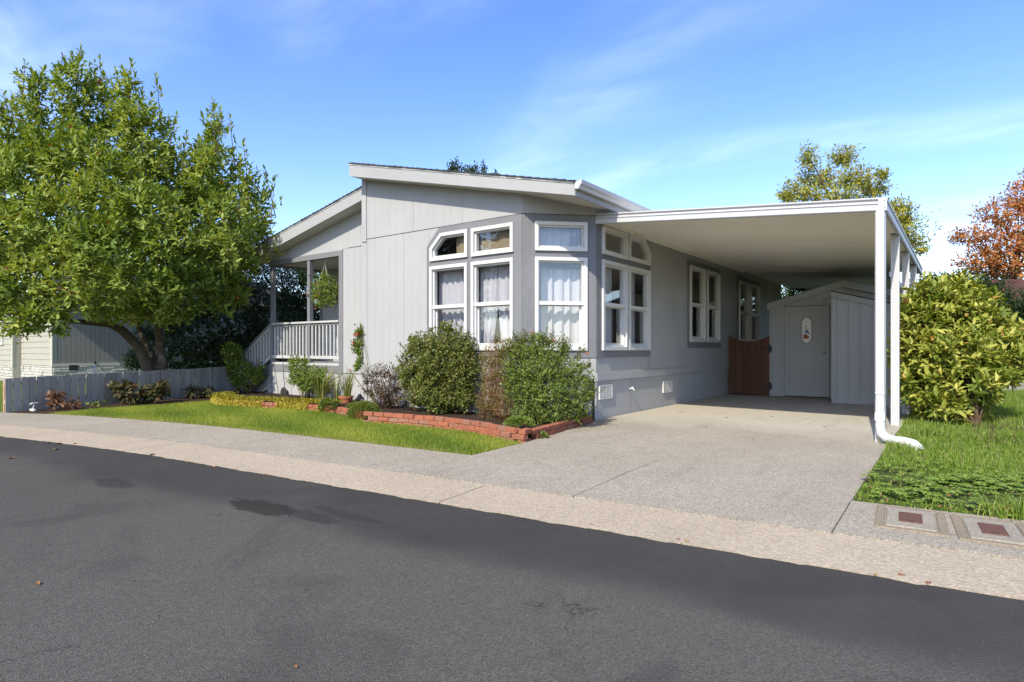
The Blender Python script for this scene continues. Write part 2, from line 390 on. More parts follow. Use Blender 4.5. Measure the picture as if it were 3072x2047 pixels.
M['l_iris'] = leaf('sword_leaf', [(0, (0.10, 0.13, 0.025)), (0.7, (0.19, 0.21, 0.05)), (1, (0.36, 0.30, 0.13))], 0.35)
M['l_tree_dark'] = leaf('far_green_leaf', [(0, (0.02, 0.045, 0.012)), (1, (0.05, 0.085, 0.02))], 0.2)
# ------------------------------------------------------------------ builders
WLOC = {}                                   # world position of every parent made here
def _wl(p): return WLOC.get(p.name, Vector((0, 0, 0))) if p else Vector((0, 0, 0))

def tag(o, label=None, cat=None, group=None, kind=None):
    if label: o['label'] = label
    if cat: o['category'] = cat
    if group: o['group'] = group
    if kind: o['kind'] = kind
    return o

def thing(name, label, cat, loc=(0, 0, 0), group=None, kind=None):
    o = bpy.data.objects.new(name, None); COL.objects.link(o)
    o.location = loc; o.empty_display_size = 0.2
    WLOC[o.name] = Vector(loc)
    return tag(o, label, cat, group, kind)

class MB:
    def __init__(s): s.v = []; s.f = []
    def add(s, vs, fs):
        b = len(s.v); s.v += [tuple(x) for x in vs]; s.f += [tuple(i + b for i in f) for f in fs]; return s
    def box(s, x0, x1, y0, y1, z0, z1):
        return s.add([(x0, y0, z0), (x1, y0, z0), (x1, y1, z0), (x0, y1, z0), (x0, y0, z1), (x1, y0, z1), (x1, y1, z1), (x0, y1, z1)],
                     [(0, 3, 2, 1), (4, 5, 6, 7), (0, 1, 5, 4), (1, 2, 6, 5), (2, 3, 7, 6), (3, 0, 4, 7)])
    def prism(s, poly, off):
        """closed polygon of 3D points swept by vector off"""
        n = len(poly); a = [Vector(p) for p in poly]; o = Vector(off)
        return s.add(a + [p + o for p in a], [tuple(range(n - 1, -1, -1)), tuple(range(n, 2 * n))] + [(i, (i + 1) % n, n + (i + 1) % n, n + i) for i in range(n)])
    def ring(s, outer, inner, off):
        """frame between two matching outlines, swept by off"""
        n = len(outer); o = Vector(off)
        P = [Vector(p) for p in outer] + [Vector(p) for p in inner]
        P = P + [p + o for p in P]; f = []
        for i in range(n):
            j = (i + 1) % n
            f += [(i, j, n + j, n + i), (2 * n + i, 3 * n + i, 3 * n + j, 2 * n + j), (i, 2 * n + i, 2 * n + j, j), (n + i, n + j, 3 * n + j, 3 * n + i)]
        return s.add(P, f)
    def tube(s, pts, rad, n=8, cap=True):
        pts = [Vector(p) for p in pts]; k = len(pts)
        if not hasattr(rad, '__len__'): rad = [rad] * k
        V = []; prev = None
        for i, p in enumerate(pts):
            d = (pts[min(i + 1, k - 1)] - pts[max(i - 1, 0)]).normalized()
            u = (prev - d * prev.dot(d)) if prev is not None else d.cross(Vector((0.31, 0.2, 1)) if abs(d.z) < 0.9 else Vector((1, 0.2, 0.1)))
            if u.length < 1e-5: u = d.orthogonal()
            u.normalize(); prev = u; v = d.cross(u)
            V += [p + (u * math.cos(6.28318 * j / n) + v * math.sin(6.28318 * j / n)) * rad[i] for j in range(n)]
        F = [(i * n + j, i * n + (j + 1) % n, (i + 1) * n + (j + 1) % n, (i + 1) * n + j) for i in range(k - 1) for j in range(n)]
        if cap: F += [tuple(range(n - 1, -1, -1)), tuple((k - 1) * n + j for j in range(n))]
        return s.add(V, F)
    def lathe(s, c, prof, n=16, axis='z'):
        V = []
        for r, h in prof:
            for j in range(n):
                a = 6.28318 * j / n
                p = (r * math.cos(a), r * math.sin(a), h)
                if axis == 'y': p = (p[0], h, p[1])
                V.append((c[0] + p[0], c[1] + p[1], c[2] + p[2]))
        k = len(prof)
        F = [(i * n + j, i * n + (j + 1) % n, (i + 1) * n + (j + 1) % n, (i + 1) * n + j) for i in range(k - 1) for j in range(n)]
        F += [tuple(range(n - 1, -1, -1)), tuple((k - 1) * n + j for j in range(n))]
        return s.add(V, F)
    def build(s, name, mat, parent=None, bevel=0, smooth=False, origin=None, label=None, kind=None):
        o0 = _wl(parent) + (Vector(origin) - _wl(parent) if origin is not None else Vector((0, 0, 0)))
        me = bpy.data.meshes.new(name)
        me.from_pydata([tuple(Vector(v) - o0) for v in s.v], [], s.f)
        me.validate()
        bm = bmesh.new(); bm.from_mesh(me); bmesh.ops.recalc_face_normals(bm, faces=bm.faces)
        if bevel: bmesh.ops.bevel(bm, geom=list(bm.edges), offset=bevel, segments=1, affect='EDGES', clamp_overlap=True)
        bm.to_mesh(me); bm.free()
        if smooth: me.polygons.foreach_set('use_smooth', [True] * len(me.polygons))
        me.materials.append(mat if not isinstance(mat, str) else M[mat])
        return link(name, me, parent, o0, label, kind)

def link(name, me, parent, world, label=None, kind=None):
    o = bpy.data.objects.new(name, me); COL.objects.link(o)
    o.location = Vector(world) - _wl(parent)
    if parent: o.parent = parent
    WLOC[o.name] = Vector(world)
    if label: o['label'] = label
    if kind: o['kind'] = kind
    return o

def raw_mesh(name, V, F, mat, tint=None, parent=None, origin=(0, 0, 0), kind=None, smooth=False):
    """numpy triangles -> one mesh object"""
    V = np.asarray(V, np.float32) - np.asarray(origin, np.float32); F = np.asarray(F, np.int32)
    me = bpy.data.meshes.new(name)
    me.vertices.add(len(V)); me.vertices.foreach_set('co', V.ravel())
    me.loops.add(F.size); me.loops.foreach_set('vertex_index', F.ravel())
    me.polygons.add(len(F)); me.polygons.foreach_set('loop_start', np.arange(0, F.size, 3, dtype=np.int32))
    if tint is not None:
        a = me.attributes.new('tint', 'FLOAT', 'POINT'); a.data.foreach_set('value', np.asarray(tint, np.float32))
    me.update(calc_edges=True)
    if smooth: me.polygons.foreach_set('use_smooth', [True] * len(me.polygons))
    me.materials.append(M[mat])
    return link(name, me, parent, origin, None, kind)

# ---- foliage -------------------------------------------------------
def unit(a): return a / np.maximum(np.linalg.norm(a, axis=-1, keepdims=True), 1e-9)
T_HI = np.array([(0, 2, 6), (0, 6, 1), (1, 6, 3), (2, 4, 6), (3, 6, 5), (4, 5, 6)])
def leaves(P, D, U, L, W, hi=True, droop=0.12, fold=0.12):
    """P base, D direction, U rough up; returns vertices, triangles, verts per leaf"""
    n = len(P); D = unit(D); S = unit(np.cross(D, U)); N = np.cross(S, D)
    L = np.broadcast_to(np.asarray(L, float), (n,))[:, None]; W = np.broadcast_to(np.asarray(W, float), (n,))[:, None]
    def pt(t, side, up): return P + D * (t * L) + S * (side * W) + N * (up * W - droop * t * t * L)
    if hi:
        vs = [pt(0, 0, 0), pt(.32, -.46, fold), pt(.32, .46, fold), pt(.68, -.40, fold), pt(.68, .40, fold), pt(1, 0, 0), pt(.5, 0, -fold)]; T = T_HI
    else:
        vs = [pt(0, 0, 0), pt(.5, -.5, fold), pt(.5, .5, fold), pt(1, 0, 0)]; T = np.array([(0, 2, 3), (0, 3, 1)])
    k = len(vs)
    V = np.stack(vs, 1).reshape(-1, 3)
    F = (T[None] + (np.arange(n) * k)[:, None, None]).reshape(-1, 3)
    return V, F, k

def ball(n, g=rng):
    return unit(g.normal(size=(n, 3)))

def clump_shoots(clumps, per, up=0.6, inner=0.6, g=rng, zmin=None):
    """shoot tips and directions over the union of ellipsoids (x,y,z,rx,ry,rz)"""
    C = np.array(clumps, float); P = []; Dd = []
    for i, c in enumerate(C):
        r = c[3:]; area = 4 * math.pi * ((r[0] * r[1]) ** 1.6 + (r[0] * r[2]) ** 1.6 + (r[1] * r[2]) ** 1.6) ** (1 / 1.6) / 3 ** (1 / 1.6)
        n = max(4, int(area * per)); d = ball(n, g)
        rad = g.uniform(0.62, 1.06, (n, 1)); rad[g.random(n) < 0.16] *= g.uniform(1.05, 1.28)
        p = c[:3] + d * r * rad
        keep = np.ones(n, bool)
        for j, o in enumerate(C):
            if j != i: keep &= (np.linalg.norm((p - o[:3]) / o[3:], axis=1) > inner)
        if zmin is not None: keep &= p[:, 2] > zmin
        P.append(p[keep]); Dd.append(unit(unit(d / r)[keep] * 1.0 + np.array([0, 0, up]) + g.normal(size=(keep.sum(), 3)) * 0.35))
    return np.concatenate(P), np.concatenate(Dd)

def whorls(P, D, m, span, L, W, spread=(0.7, 1.2), g=rng, hi=True, droop=0.15, fold=0.12, tintbase=None):
    """m leaves spiralled along the last 'span' of every shoot"""
    n = len(P); a = g.random((n, 1)) * 6.28 + np.arange(m)[None] * 2.4 + g.normal(size=(n, m)) * 0.3
    X = unit(np.cross(D, np.array([0.3, 0.1, 1.0]) + g.normal(size=(n, 3)) * 0.1)); Y = np.cross(D, X)
    t = -np.linspace(0, 1, m)[None] * span + g.normal(size=(n, m)) * span * 0.08
    tilt = np.linspace(spread[0], spread[1], m)[None] + g.normal(size=(n, m)) * 0.15
    rad = X[:, None] * np.cos(a)[..., None] + Y[:, None] * np.sin(a)[..., None]
    dirs = D[:, None] * np.cos(tilt)[..., None] + rad * np.sin(tilt)[..., None]
    pos = P[:, None] + D[:, None] * t[..., None]
    up = D[:, None] * 0.7 - rad * 0.3 + np.array([0, 0, 0.5])
    s = g.uniform(0.58, 1.22, (n, m)) * g.uniform(.85, 1.12, (n, 1))
    V, F, k = leaves(pos.reshape(-1, 3), dirs.reshape(-1, 3), up.reshape(-1, 3), (L * s).ravel(), (W * s).ravel(), hi, droop, fold)
    tb = g.random((n, 1)) if tintbase is None else tintbase[:, None]
    ti = np.clip(0.55 * tb + 0.45 * g.random((n, m)), 0, 1); ti = np.where(g.random((n, m)) < 0.012, 1.0, ti * 0.94)
    return V, F, np.repeat(ti.ravel(), k)

def join(parts):
    V = []; F = []; T = []; b = 0
    for v, f, t in parts:
        V.append(v); F.append(f + b); T.append(t); b += len(v)
    return np.concatenate(V), np.concatenate(F), np.concatenate(T)

def blades(P, h, wd, lean, g=rng, seg=1, tint=None):
    """upright grass blades"""
    n = len(P); a = g.random(n) * 6.28; d = np.stack([np.cos(a), np.sin(a), np.zeros(n)], 1)
    b = g.random(n) * 6.28; l = np.stack([np.cos(b), np.sin(b), np.zeros(n)], 1) * (lean * g.random(n))[:, None]
    h = np.broadcast_to(h, (n,))[:, None]; wv = d * (np.broadcast_to(wd, (n,))[:, None] / 2)
    if seg == 1:
        V = np.stack([P - wv, P + wv, P + l * h + np.array([0, 0, 1.]) * h], 1); T = np.array([(0, 1, 2)])
    else:
        mid = P + l * h * 0.35 + np.array([0, 0, 0.6]) * h
        V = np.stack([P - wv, P + wv, mid - wv * .8, mid + wv * .8, P + l * h + np.array([0, 0, 0.95]) * h], 1); T = np.array([(0, 1, 3), (0, 3, 2), (2, 3, 4)])
    k = V.shape[1]
    F = (T[None] + (np.arange(n) * k)[:, None, None]).reshape(-1, 3)
    t = g.random(n) if tint is None else tint
    return V.reshape(-1, 3), F, np.repeat(t, k)

def inpoly(P, poly):
    x, y = P[:, 0], P[:, 1]; r = np.zeros(len(P), bool); n = len(poly)
    for i in range(n):
        x0, y0 = poly[i]; x1, y1 = poly[(i + 1) % n]
        c = ((y0 > y) != (y1 > y)) & (x < (x1 - x0) * (y - y0) / (y1 - y0 + 1e-12) + x0)
        r ^= c
    return r
def scatter(poly, n, z, g=rng):
    q = np.array(poly); lo, hi = q.min(0), q.max(0); out = []; c = 0
    while c < n:
        p = lo + (hi - lo) * g.random((n, 2)); p = p[inpoly(p, poly)]; out.append(p); c += len(p)
    p = np.concatenate(out)[:n]
    return np.column_stack([p, np.full(n, z)])

def smooth_curve(pts, m=8):
    """Catmull-Rom through 2D points"""
    P = [np.array(p, float) for p in pts]; P = [2 * P[0] - P[1]] + P + [2 * P[-1] - P[-2]]; out = []
    for i in range(1, len(P) - 2):
        for t in np.linspace(0, 1, m, endpoint=False):
            a, b, c, d = P[i - 1:i + 3]
            out.append(0.5 * (2 * b + (c - a) * t + (2 * a - 5 * b + 4 * c - d) * t * t + (3 * b - a - 3 * c + d) * t ** 3))
    out.append(P[-2]); return [tuple(p) for p in out]

def sheet(name, poly, z, mat, kind='structure', parent=None, thick=0.0):
    mb = MB(); pts = [(p[0], p[1], z - thick) for p in poly]
    if thick: mb.prism(pts, (0, 0, thick))
    else: mb.add(pts, [tuple(range(len(pts)))])
    o = mb.build(name, mat, parent)
    if kind: o['kind'] = kind
    return o

# ---- wall frames: (along, out, z) -> world --------------------------
class Frame:
    def __init__(s, o, a, n): s.o = Vector(o); s.a = Vector(a).normalized(); s.n = Vector(n).normalized()
    def __call__(s, u, n, z): return s.o + s.a * u + s.n * n + Vector((0, 0, z))
    def poly(s, pts, n): return [s(u, n, z) for u, z in pts]

def zr(poly, u):
    """z range of a polygon (u,z) at u"""
    zs = []
    for i in range(len(poly)):
        (a, za), (b, zb) = poly[i], poly[(i + 1) % len(poly)]
        if abs(a - b) < 1e-9:
            if abs(u - a) < 1e-6: zs += [za, zb]
        elif min(a, b) - 1e-7 <= u <= max(a, b) + 1e-7: zs.append(za + (zb - za) * (u - a) / (b - a))
    return (min(zs), max(zs)) if zs else None

def wall(fr, u0, u1, zb, zt, holes=(), groove=0.0, gw=0.008, gd=0.005, n=0.0, off=0.0):
    """grooved wall sheet with openings; zb/zt functions of u"""
    if not callable(zb): zb = (lambda c: (lambda u: c))(zb)
    if not callable(zt): zt = (lambda c: (lambda u: c))(zt)
    cuts = {round(u0, 5), round(u1, 5)}; gr = []
    if groove:
        k = math.ceil((u0 - off) / groove)
        while off + k * groove < u1:
            c = off + k * groove
            if c - gw > u0 + 0.005 and c + gw < u1 - 0.005:
                gr.append((c - gw / 2, c + gw / 2)); cuts |= {round(c - gw / 2, 5), round(c + gw / 2, 5)}
            k += 1
    for h in holes:
        for u, z in h:
            if u0 < u < u1: cuts.add(round(u, 5))
    cuts = sorted(cuts); mb = MB(); prev = None
    for a, b in zip(cuts, cuts[1:]):
        if b - a < 1e-5: continue
        m = (a + b) / 2; d = gd if any(g0 < m < g1 for g0, g1 in gr) else 0.0
        ea, eb = a + 1e-6, b - 1e-6
        iv = [(zb(a), zb(b), zt(a), zt(b))]
        hs = sorted([(zr(h, ea), zr(h, eb)) for h in holes if zr(h, m) and zr(h, ea) and zr(h, eb)], key=lambda q: q[0][0])
        segs = []; la, lb = iv[0][0], iv[0][1]
        for (ha, hb) in hs: segs.append((la, lb, ha[0], hb[0])); la, lb = ha[1], hb[1]
        segs.append((la, lb, iv[0][2], iv[0][3]))
        for (p, q, r, s_) in segs:
            if r - p < 1e-4 and s_ - q < 1e-4: continue
            mb.add([fr(a, n - d, p), fr(b, n - d, q), fr(b, n - d, s_), fr(a, n - d, r)], [(0, 1, 2, 3)])
            if d:
                mb.add([fr(a, n, p), fr(a, n - d, p), fr(a, n - d, r), fr(a, n, r)], [(0, 1, 2, 3)])
                mb.add([fr(b, n, q), fr(b, n - d, q), fr(b, n - d, s_), fr(b, n, s_)], [(0, 1, 2, 3)])
    return mb

def inset(poly, d):
    """inset of a convex polygon (u,z)"""
    n = len(poly); c = (sum(p[0] for p in poly) / n, sum(p[1] for p in poly) / n); L = []
    for i in range(n):
        a, b = poly[i], poly[(i + 1) % n]; dx, dz = b[0] - a[0], b[1] - a[1]; l = math.hypot(dx, dz)
        nx, nz = -dz / l, dx / l
        if (c[0] - a[0]) * nx + (c[1] - a[1]) * nz < 0: nx, nz = -nx, -nz
        L.append(((a[0] + nx * d, a[1] + nz * d), (dx, dz)))
    out = []
    for i in range(n):
        (p, r), (q, s_) = L[i - 1], L[i]
        cr = r[0] * s_[1] - r[1] * s_[0]; t = ((q[0] - p[0]) * s_[1] - (q[1] - p[1]) * s_[0]) / cr
        out.append((p[0] + r[0] * t, p[1] + r[1] * t))
    return out

def window(fr, poly, parent, fw=0.055, rail=None, n=0.0, label=None):
    """white frame ring with pane (and meeting rail) as sub-parts"""
    inn = inset(poly, fw); inn2 = inset(poly, fw + 0.03)
    mb = MB(); mb.ring(fr.poly(poly, n - 0.02), fr.poly(inn, n - 0.02), fr.n * 0.05)
    mb.ring(fr.poly(inset(poly, 0.012), n - 0.09), fr.poly(inn2, n - 0.09), fr.n * 0.075)
    o = mb.build('window', 'white', parent, label=label)
    us = [p[0] for p in inn2]; zs = [p[1] for p in inn2]
    if rail is None:
        MB().prism(fr.poly(inset(poly, fw + 0.028), n - 0.052), fr.n * 0.004).build('pane', 'glass', o)
    else:
        a, b, z0, z1 = min(us), max(us), min(zs), max(zs)
        q = lambda za, zb, nn: MB().prism(fr.poly([(a - .002, za), (b + .002, za), (b + .002, zb), (a - .002, zb)], nn), fr.n * 0.004).build('pane', 'glass', o)
        q(rail + 0.02, z1 + .002, n - 0.045); q(z0 - .002, rail - 0.03, n - 0.075)
        MB().prism(fr.poly([(a - .03, rail - 0.032), (b + .03, rail - 0.032), (b + .03, rail + 0.030), (a - .03, rail + 0.030)], n - 0.083), fr.n * 0.088).build('meeting_rail', 'white', o)
        MB().ring(fr.poly([(a, z0), (b, z0), (b, rail - .033), (a, rail - .033)], n - 0.088), fr.poly([(a + .03, z0 + .035), (b - .03, z0 + .035), (b - .03, rail - .05), (a + .03, rail - .05)], n - 0.088), fr.n * 0.030).build('lower_sash', 'white', o)
    return o
# ------------------------------------------------------------------ the setting
def curve_y(pts):
    c = smooth_curve(pts, 6); xs = [p[0] for p in c]; ys = [p[1] for p in c]
    return lambda x: float(np.interp(x, xs, ys))
kerb_y = curve_y([(-40, -22), (-20, -10.3), (-14, -7.5), (-10.5, -6.15), (-7.2, -5.22), (-3.5, -4.45), (-0.34, -4.09), (3.2, -3.74), (5.15, -3.53), (9, -3.05), (16, -2.2), (40, 1)])
KW = 0.60
walk_y = curve_y([(-20, -8.9), (-14, -6.35), (-9.3, -4.68), (-8.07, -4.17), (-6.3, -3.72), (-4.5, -3.38), (-3, -3.2), (-1.4, -3.05), (0.52, -2.89)])

g = [(300 * math.cos(a * R(10)), 300 * math.sin(a * R(10))) for a in range(36)]
sheet('ground', g, -0.07, 'rough_turf')
xs = [i * 0.5 for i in range(-80, 81)]
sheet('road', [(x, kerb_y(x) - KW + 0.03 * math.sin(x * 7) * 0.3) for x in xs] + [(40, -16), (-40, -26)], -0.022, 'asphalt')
# bedding under slabs so that joints read dark
sheet('pavement_bed', [(x, kerb_y(x) - KW + 0.02) for x in xs[40:]] + [(40, 1.6), (4.14, 1.6), (4.14, 13.4), (0.02, 13.4), (0.02, 0.8), (0.48, -2.85)] + [(x, walk_y(x) + .0) for x in xs[80:39:-1]], -0.03, 'soil')

def strip_slabs(name, x_edges, lo, hi, mat, gap=0.008, z0=0.0, z1=0.0, th=0.08, step=0.25):
    """slabs between two curves lo(x) < hi(x); z0 at lo, z1 at hi"""
    root = thing(name, None, None, (0, 0, 0), kind='structure')
    for a, b in zip(x_edges, x_edges[1:]):
        k = max(2, int((b - a) / step)); X = np.linspace(a + gap / 2, b - gap / 2, k)
        mb = MB(); n = len(X)
        V = [(x, lo(x), z0) for x in X] + [(x, hi(x), z1) for x in X] + [(x, lo(x), z0 - th) for x in X] + [(x, hi(x), z1 - th) for x in X]
        F = []
        for i in range(n - 1):
            F += [(i, i + 1, n + i + 1, n + i), (i, 2 * n + i, 2 * n + i + 1, i + 1), (n + i, n + i + 1, 3 * n + i + 1, 3 * n + i)]
        F += [(0, n, 3 * n, 2 * n), (n - 1, 3 * n - 1, 4 * n - 1, 2 * n - 1)]
        mb.add(V, F); mb.build('slab', mat, root)
    return root
def rough_edge(x): return 0.012 * math.sin(x * 9.1) + 0.010 * math.sin(x * 23.7 + 1) + 0.006 * math.sin(x * 57 + 2)
strip_slabs('kerb', [-20, -17.6, -14.9, -12.2, -9.5, -7.7, -3.10, 1.55, 6.2, 10.8, 15.4, 20], lambda x: kerb_y(x) - KW + rough_edge(x), lambda x: kerb_y(x) - 0.004, 'kerb', 0.010, -0.018, 0.012, step=0.05)
strip_slabs('pavement', [-20, -16, -12.8, -9.6, -5.9, -2.4, 0.58], lambda x: kerb_y(x) + 0.004, lambda x: walk_y(x), 'agg', 0.008, 0.013, 0.020, step=0.1)
pv = thing('driveway', None, None, kind='structure')
def slab(poly, mat, z=0.02): MB().prism([(p[0], p[1], z - 0.08) for p in poly], (0, 0, 0.08)).build('slab', mat, pv)
gp = 0.004
ky = lambda x, d=0.004: kerb_y(x) + d
slab([(0.58 + gp, ky(.58)), (1.5, ky(1.5)), (2.38 - gp, ky(2.38)), (2.31 - gp, -2.73), (0.52, -2.80), (0.52, -2.89)], 'agg')
slab([(2.38 + gp, ky(2.38)), (3.3, ky(3.3)), (4.20 - gp, ky(4.2)), (4.18 - gp, -2.64), (2.31 + gp, -2.72)], 'agg')
slab([(4.20 + gp, ky(4.2)), (6, ky(6)), (8.2, ky(8.2)), (8.2, -2.25), (6.5, -2.42), (4.18 + gp, -2.64)], 'agg')
slab([(8.2 + gp, ky(8.2)), (11, ky(11)), (16, ky(16)), (16, -1.2), (8.2 + gp, -2.24)], 'agg')
slab([(0.52, -2.795), (2.302, -2.722), (2.296, -1.5), (2.313, -2.720), (4.18, -2.635), (4.13, 0.95), (4.11, 8.2), (0.0, 8.2), (0.0, 0.86), (0.06, 0.70), (0.46, -1.85)], 'drive')
slab([(0.0, 8.21), (1.05, 8.21), (1.05, 13.4), (0.0, 13.4)], 'smooth', 0.018)

# lawn, beds
LAWN = [(x, walk_y(x) - 0.02) for x in np.linspace(-8.35, 0.50, 30)] + [(0.47, -1.86), (-0.37, -1.57), (-0.95, -1.46), (-2.05, -1.48), (-2.83, -1.6), (-3.2, -1.42), (-4.3, -1.12), (-4.9, -1.05), (-5.6, -1.15), (-6.9, -1.5), (-7.6, -1.62), (-8.3, -1.3), (-8.75, -1.0), (-8.6, -2.3), (-8.75, -3.3), (-8.45, -3.9)]
sheet('lawn', LAWN, 0.012, 'turf')
BED = [(-0.37, -1.5), (-0.95, -1.36), (-2.05, -1.38), (-2.83, -1.5), (-3.2, -1.3), (-4.3, -1.0), (-4.9, -0.95), (-5.6, -1.05), (-6.9, -1.4), (-7.6, -1.5), (-8.5, -1.0), (-10.4, -0.3), (-10.4, 0.6), (-4.8, 0.46), (-4.8, 0.03), (-0.85, 0.03), (-0.03, 0.80), (0.02, 0.6), (0.35, -1.72)]
sheet('planting_bed', BED, 0.095, 'soil', thick=0.12)
sheet('fence_bed', [(-9.28, -4.62), (-8.40, -4.22), (-8.45, -3.9), (-8.75, -3.3), (-8.6, -2.3), (-8.75, -1.0), (-8.9, -0.5), (-10.35, 0.25)], 0.03, 'soil', thick=0.04)
YARD = [(4.16, -2.63), (6.5, -2.41), (8.2, -2.24), (16, -1.2), (40, 3), (40, 40), (3.98, 40), (4.11, 8)]
sheet('yard', YARD, 0.0, 'rough_turf')
sheet('neighbour_yard', [(-9.4, -4.75)] + [(x, walk_y(x)) for x in (-10, -12, -14, -17, -20)] + [(-40, -14), (-40, 40), (-10.6, 40), (-10.4, 0.3)], -0.01, 'turf')

# ------------------------------------------------------------------ the house
house = thing('house', 'light grey single-storey manufactured home with white bay windows and split roof', 'house', (-4.5, 6.5, 0))
FR = Frame((0, 0, 0), (1, 0, 0), (0, -1, 0))
FC = Frame((-0.8733, 0, 0), (1, 1, 0), (1, -1, 0))
FS = Frame((0, 0, 0), (0, 1, 0), (1, 0, 0))
YS = 0.45
FL = Frame((0, YS, 0), (1, 0, 0), (0, -1, 0))
CW = 1.2350
zRb = lambda x: 3.447 - 0.2255 * (x - 0.31)
zRt = lambda x: 3.640 - 0.2355 * (x - 0.31)
zLb = lambda x: 3.370 + 0.2091 * (x + 9.236)
zLt = lambda x: 3.640 + 0.2016 * (x + 9.295)
DEEP = 13.56
rect = lambda a, b, c, d: [(a, c), (b, c), (b, d), (a, d)]
W1 = [(-2.936, 2.795), (-2.031, 2.795), (-2.031, 3.28), (-2.671, 3.28), (-2.936, 3.03)]
W2 = rect(-1.940, -1.037, 2.79, 3.275)
W3 = rect(-2.938, -2.034, 1.17, 2.697); W4 = rect(-1.943, -1.037, 1.17, 2.697)
W5 = rect(0.198, 1.078, 2.80, 3.279); W6 = rect(0.198, 1.078, 1.17, 2.698)
W7 = rect(1.044, 1.975, 2.795, 3.270)
W8 = [(2.035, 2.80), (2.962, 2.80), (2.962, 3.055), (2.72, 3.28), (2.035, 3.28)]
W9 = rect(1.044, 1.975, 1.17, 2.697); W10 = rect(2.035, 2.962, 1.17, 2.697)
W11 = rect(5.115, 6.081, 1.35, 3.055); W12 = rect(6.221, 7.150, 1.35, 3.055)
W13 = rect(8.77, 9.74, 1.35, 3.04); W14 = rect(9.86, 10.80, 1.35, 3.04)
ho = lambda *ws: [inset(q, 0.01) for q in ws]
J = 3.402
def panel(fr, u0, u1, zb, zt, holes=(), groove=0.2032, n=0.0, mat='siding', name='siding_panel', gd=0.002, gw=0.005):
    return wall(fr, u0, u1, zb, zt, holes, groove, gw, gd, n).build(name, mat, house)
e = 0.002
# front, right half: lower panels between seams, upper gable panels
for a, b in ((-4.87, -3.665), (-3.665, -2.99)): panel(FR, a + e, b - e, 0.655, J - 0.008)
panel(FR, -2.99 + e, -0.8733, 0.655, J - 0.008, ho(W1, W2, W3, W4))
for a, b in ((-4.87, -3.40), (-3.40, -2.18), (-2.18, -0.8733)): panel(FR, a + e, b - e, J + 0.006, lambda u: zRb(u) + 0.01)
# chamfer
panel(FC, 0, CW, 0.655, J - 0.008, ho(W5, W6))
panel(FC, 0, CW, J + 0.006, lambda u: zRb(-0.8733 + u * 0.7071) + 0.01)
# side
for a, b in ((0.8733, 3.02), (3.02, 4.92), (4.92, 7.3), (7.3, 8.55), (8.55, 11.0), (11.0, DEEP)):
    hs = [q for q in ho(W7, W8, W9, W10, W11, W12, W13, W14) if a <= q[0][0] < b]
    panel(FS, a + (e if a > 1 else 0), b - e, 0.655, 3.55, hs, 0.1016, gd=0.007, gw=0.012)
# backing behind every seam
def backing(fr, a, b, z0, z1, n=-.021): MB().prism(fr.poly(rect(a, b, z0, z1), n), fr.n * .004).build('seam_backing', 'dark', house)
backing(FR, -4.86, -.90, J - .03, J + .03, -.03)
for x, a, b in ((-3.665, .66, 3.36), (-2.99, .66, 3.36), (-3.40, 3.44, 4.1), (-2.18, 3.44, 3.9)): backing(FR, x - .02, x + .02, a, b)
for y in (4.92, 7.3, 8.55, 11.0): backing(FS, y - .02, y + .02, .68, 3.5)
# left half front
PL, PR = -9.01, -6.08
panel(FL, PR + e, -4.72, 0.66, J - 0.008, n=0.0)
wall(FL, PL, -4.80, lambda u: 3.375 if u < PR - 1e-4 else J + 0.006, lambda u: zLb(u) + 0.01, (), 0.2032, 0.005, 0.002).build('siding_panel', 'siding', house)
MB().box(-6.10, -6.085, YS + .004, 1.95, 0, 3.40).build('porch_side_wall', 'siding', house)
MB().box(-4.874, -4.86, 0.003, DEEP, 0.0, 4.60).build('party_wall', 'siding', house)
# skirting
sk = [(-4.87, -3.67), (-3.67, -1.97), (-1.97, -0.8733)]
for a, b in sk: wall(FR, a + .003, b - .003, -0.02, 0.645, (), 0, n=-0.014).build('skirting_panel', 'skirt', house)
wall(FC, -0.006, CW + 0.01, -0.02, 0.645, (), 0, n=-0.012).build('skirting_panel', 'skirt', house)
for a, b in ((0.86, 2.2), (2.2, 3.68), (3.68, 5.5), (5.5, 7.9), (7.9, DEEP)):
    wall(FS, a + .004, b - .004, -0.02, 0.66, (), 0, n=-0.012).build('skirting_panel', 'skirt', house)
MB().prism(FS.poly([(0.80, 0.0), (DEEP, 0.0), (DEEP, .7), (0.80, .7)], -0.03), FS.n * 0.008).build('seam_backing', 'dark', house)
wall(FL, -6.10, -4.86, -0.02, 0.645, (), 0, n=-0.012).build('skirting_panel', 'skirt', house)
# band board on the side, corner boards
for a, b in ((0.878, 3.74), (3.74, 5.55), (5.55, 8.0), (8.0, DEEP)):
    MB().prism(FS.poly([(a + .002, 0.66), (b - .002, 0.66), (b - .002, 0.79), (a + .002, 0.79)], 0.001), FS.n * 0.022).build('band_board', 'siding', house)
MB().prism(FR.poly([(-4.872, 3.353), (-4.735, 3.353), (-4.735, zRb(-4.735)), (-4.872, zRb(-4.872))], 0.001), FR.n * 0.02).build('corner_board', 'siding', house)
MB().prism(FR.poly([(-4.872, -0.01), (-4.725, -0.01), (-4.725, 3.33), (-4.872, 3.33)], 0.001), FR.n * 0.008).build('corner_board', 'siding', house)

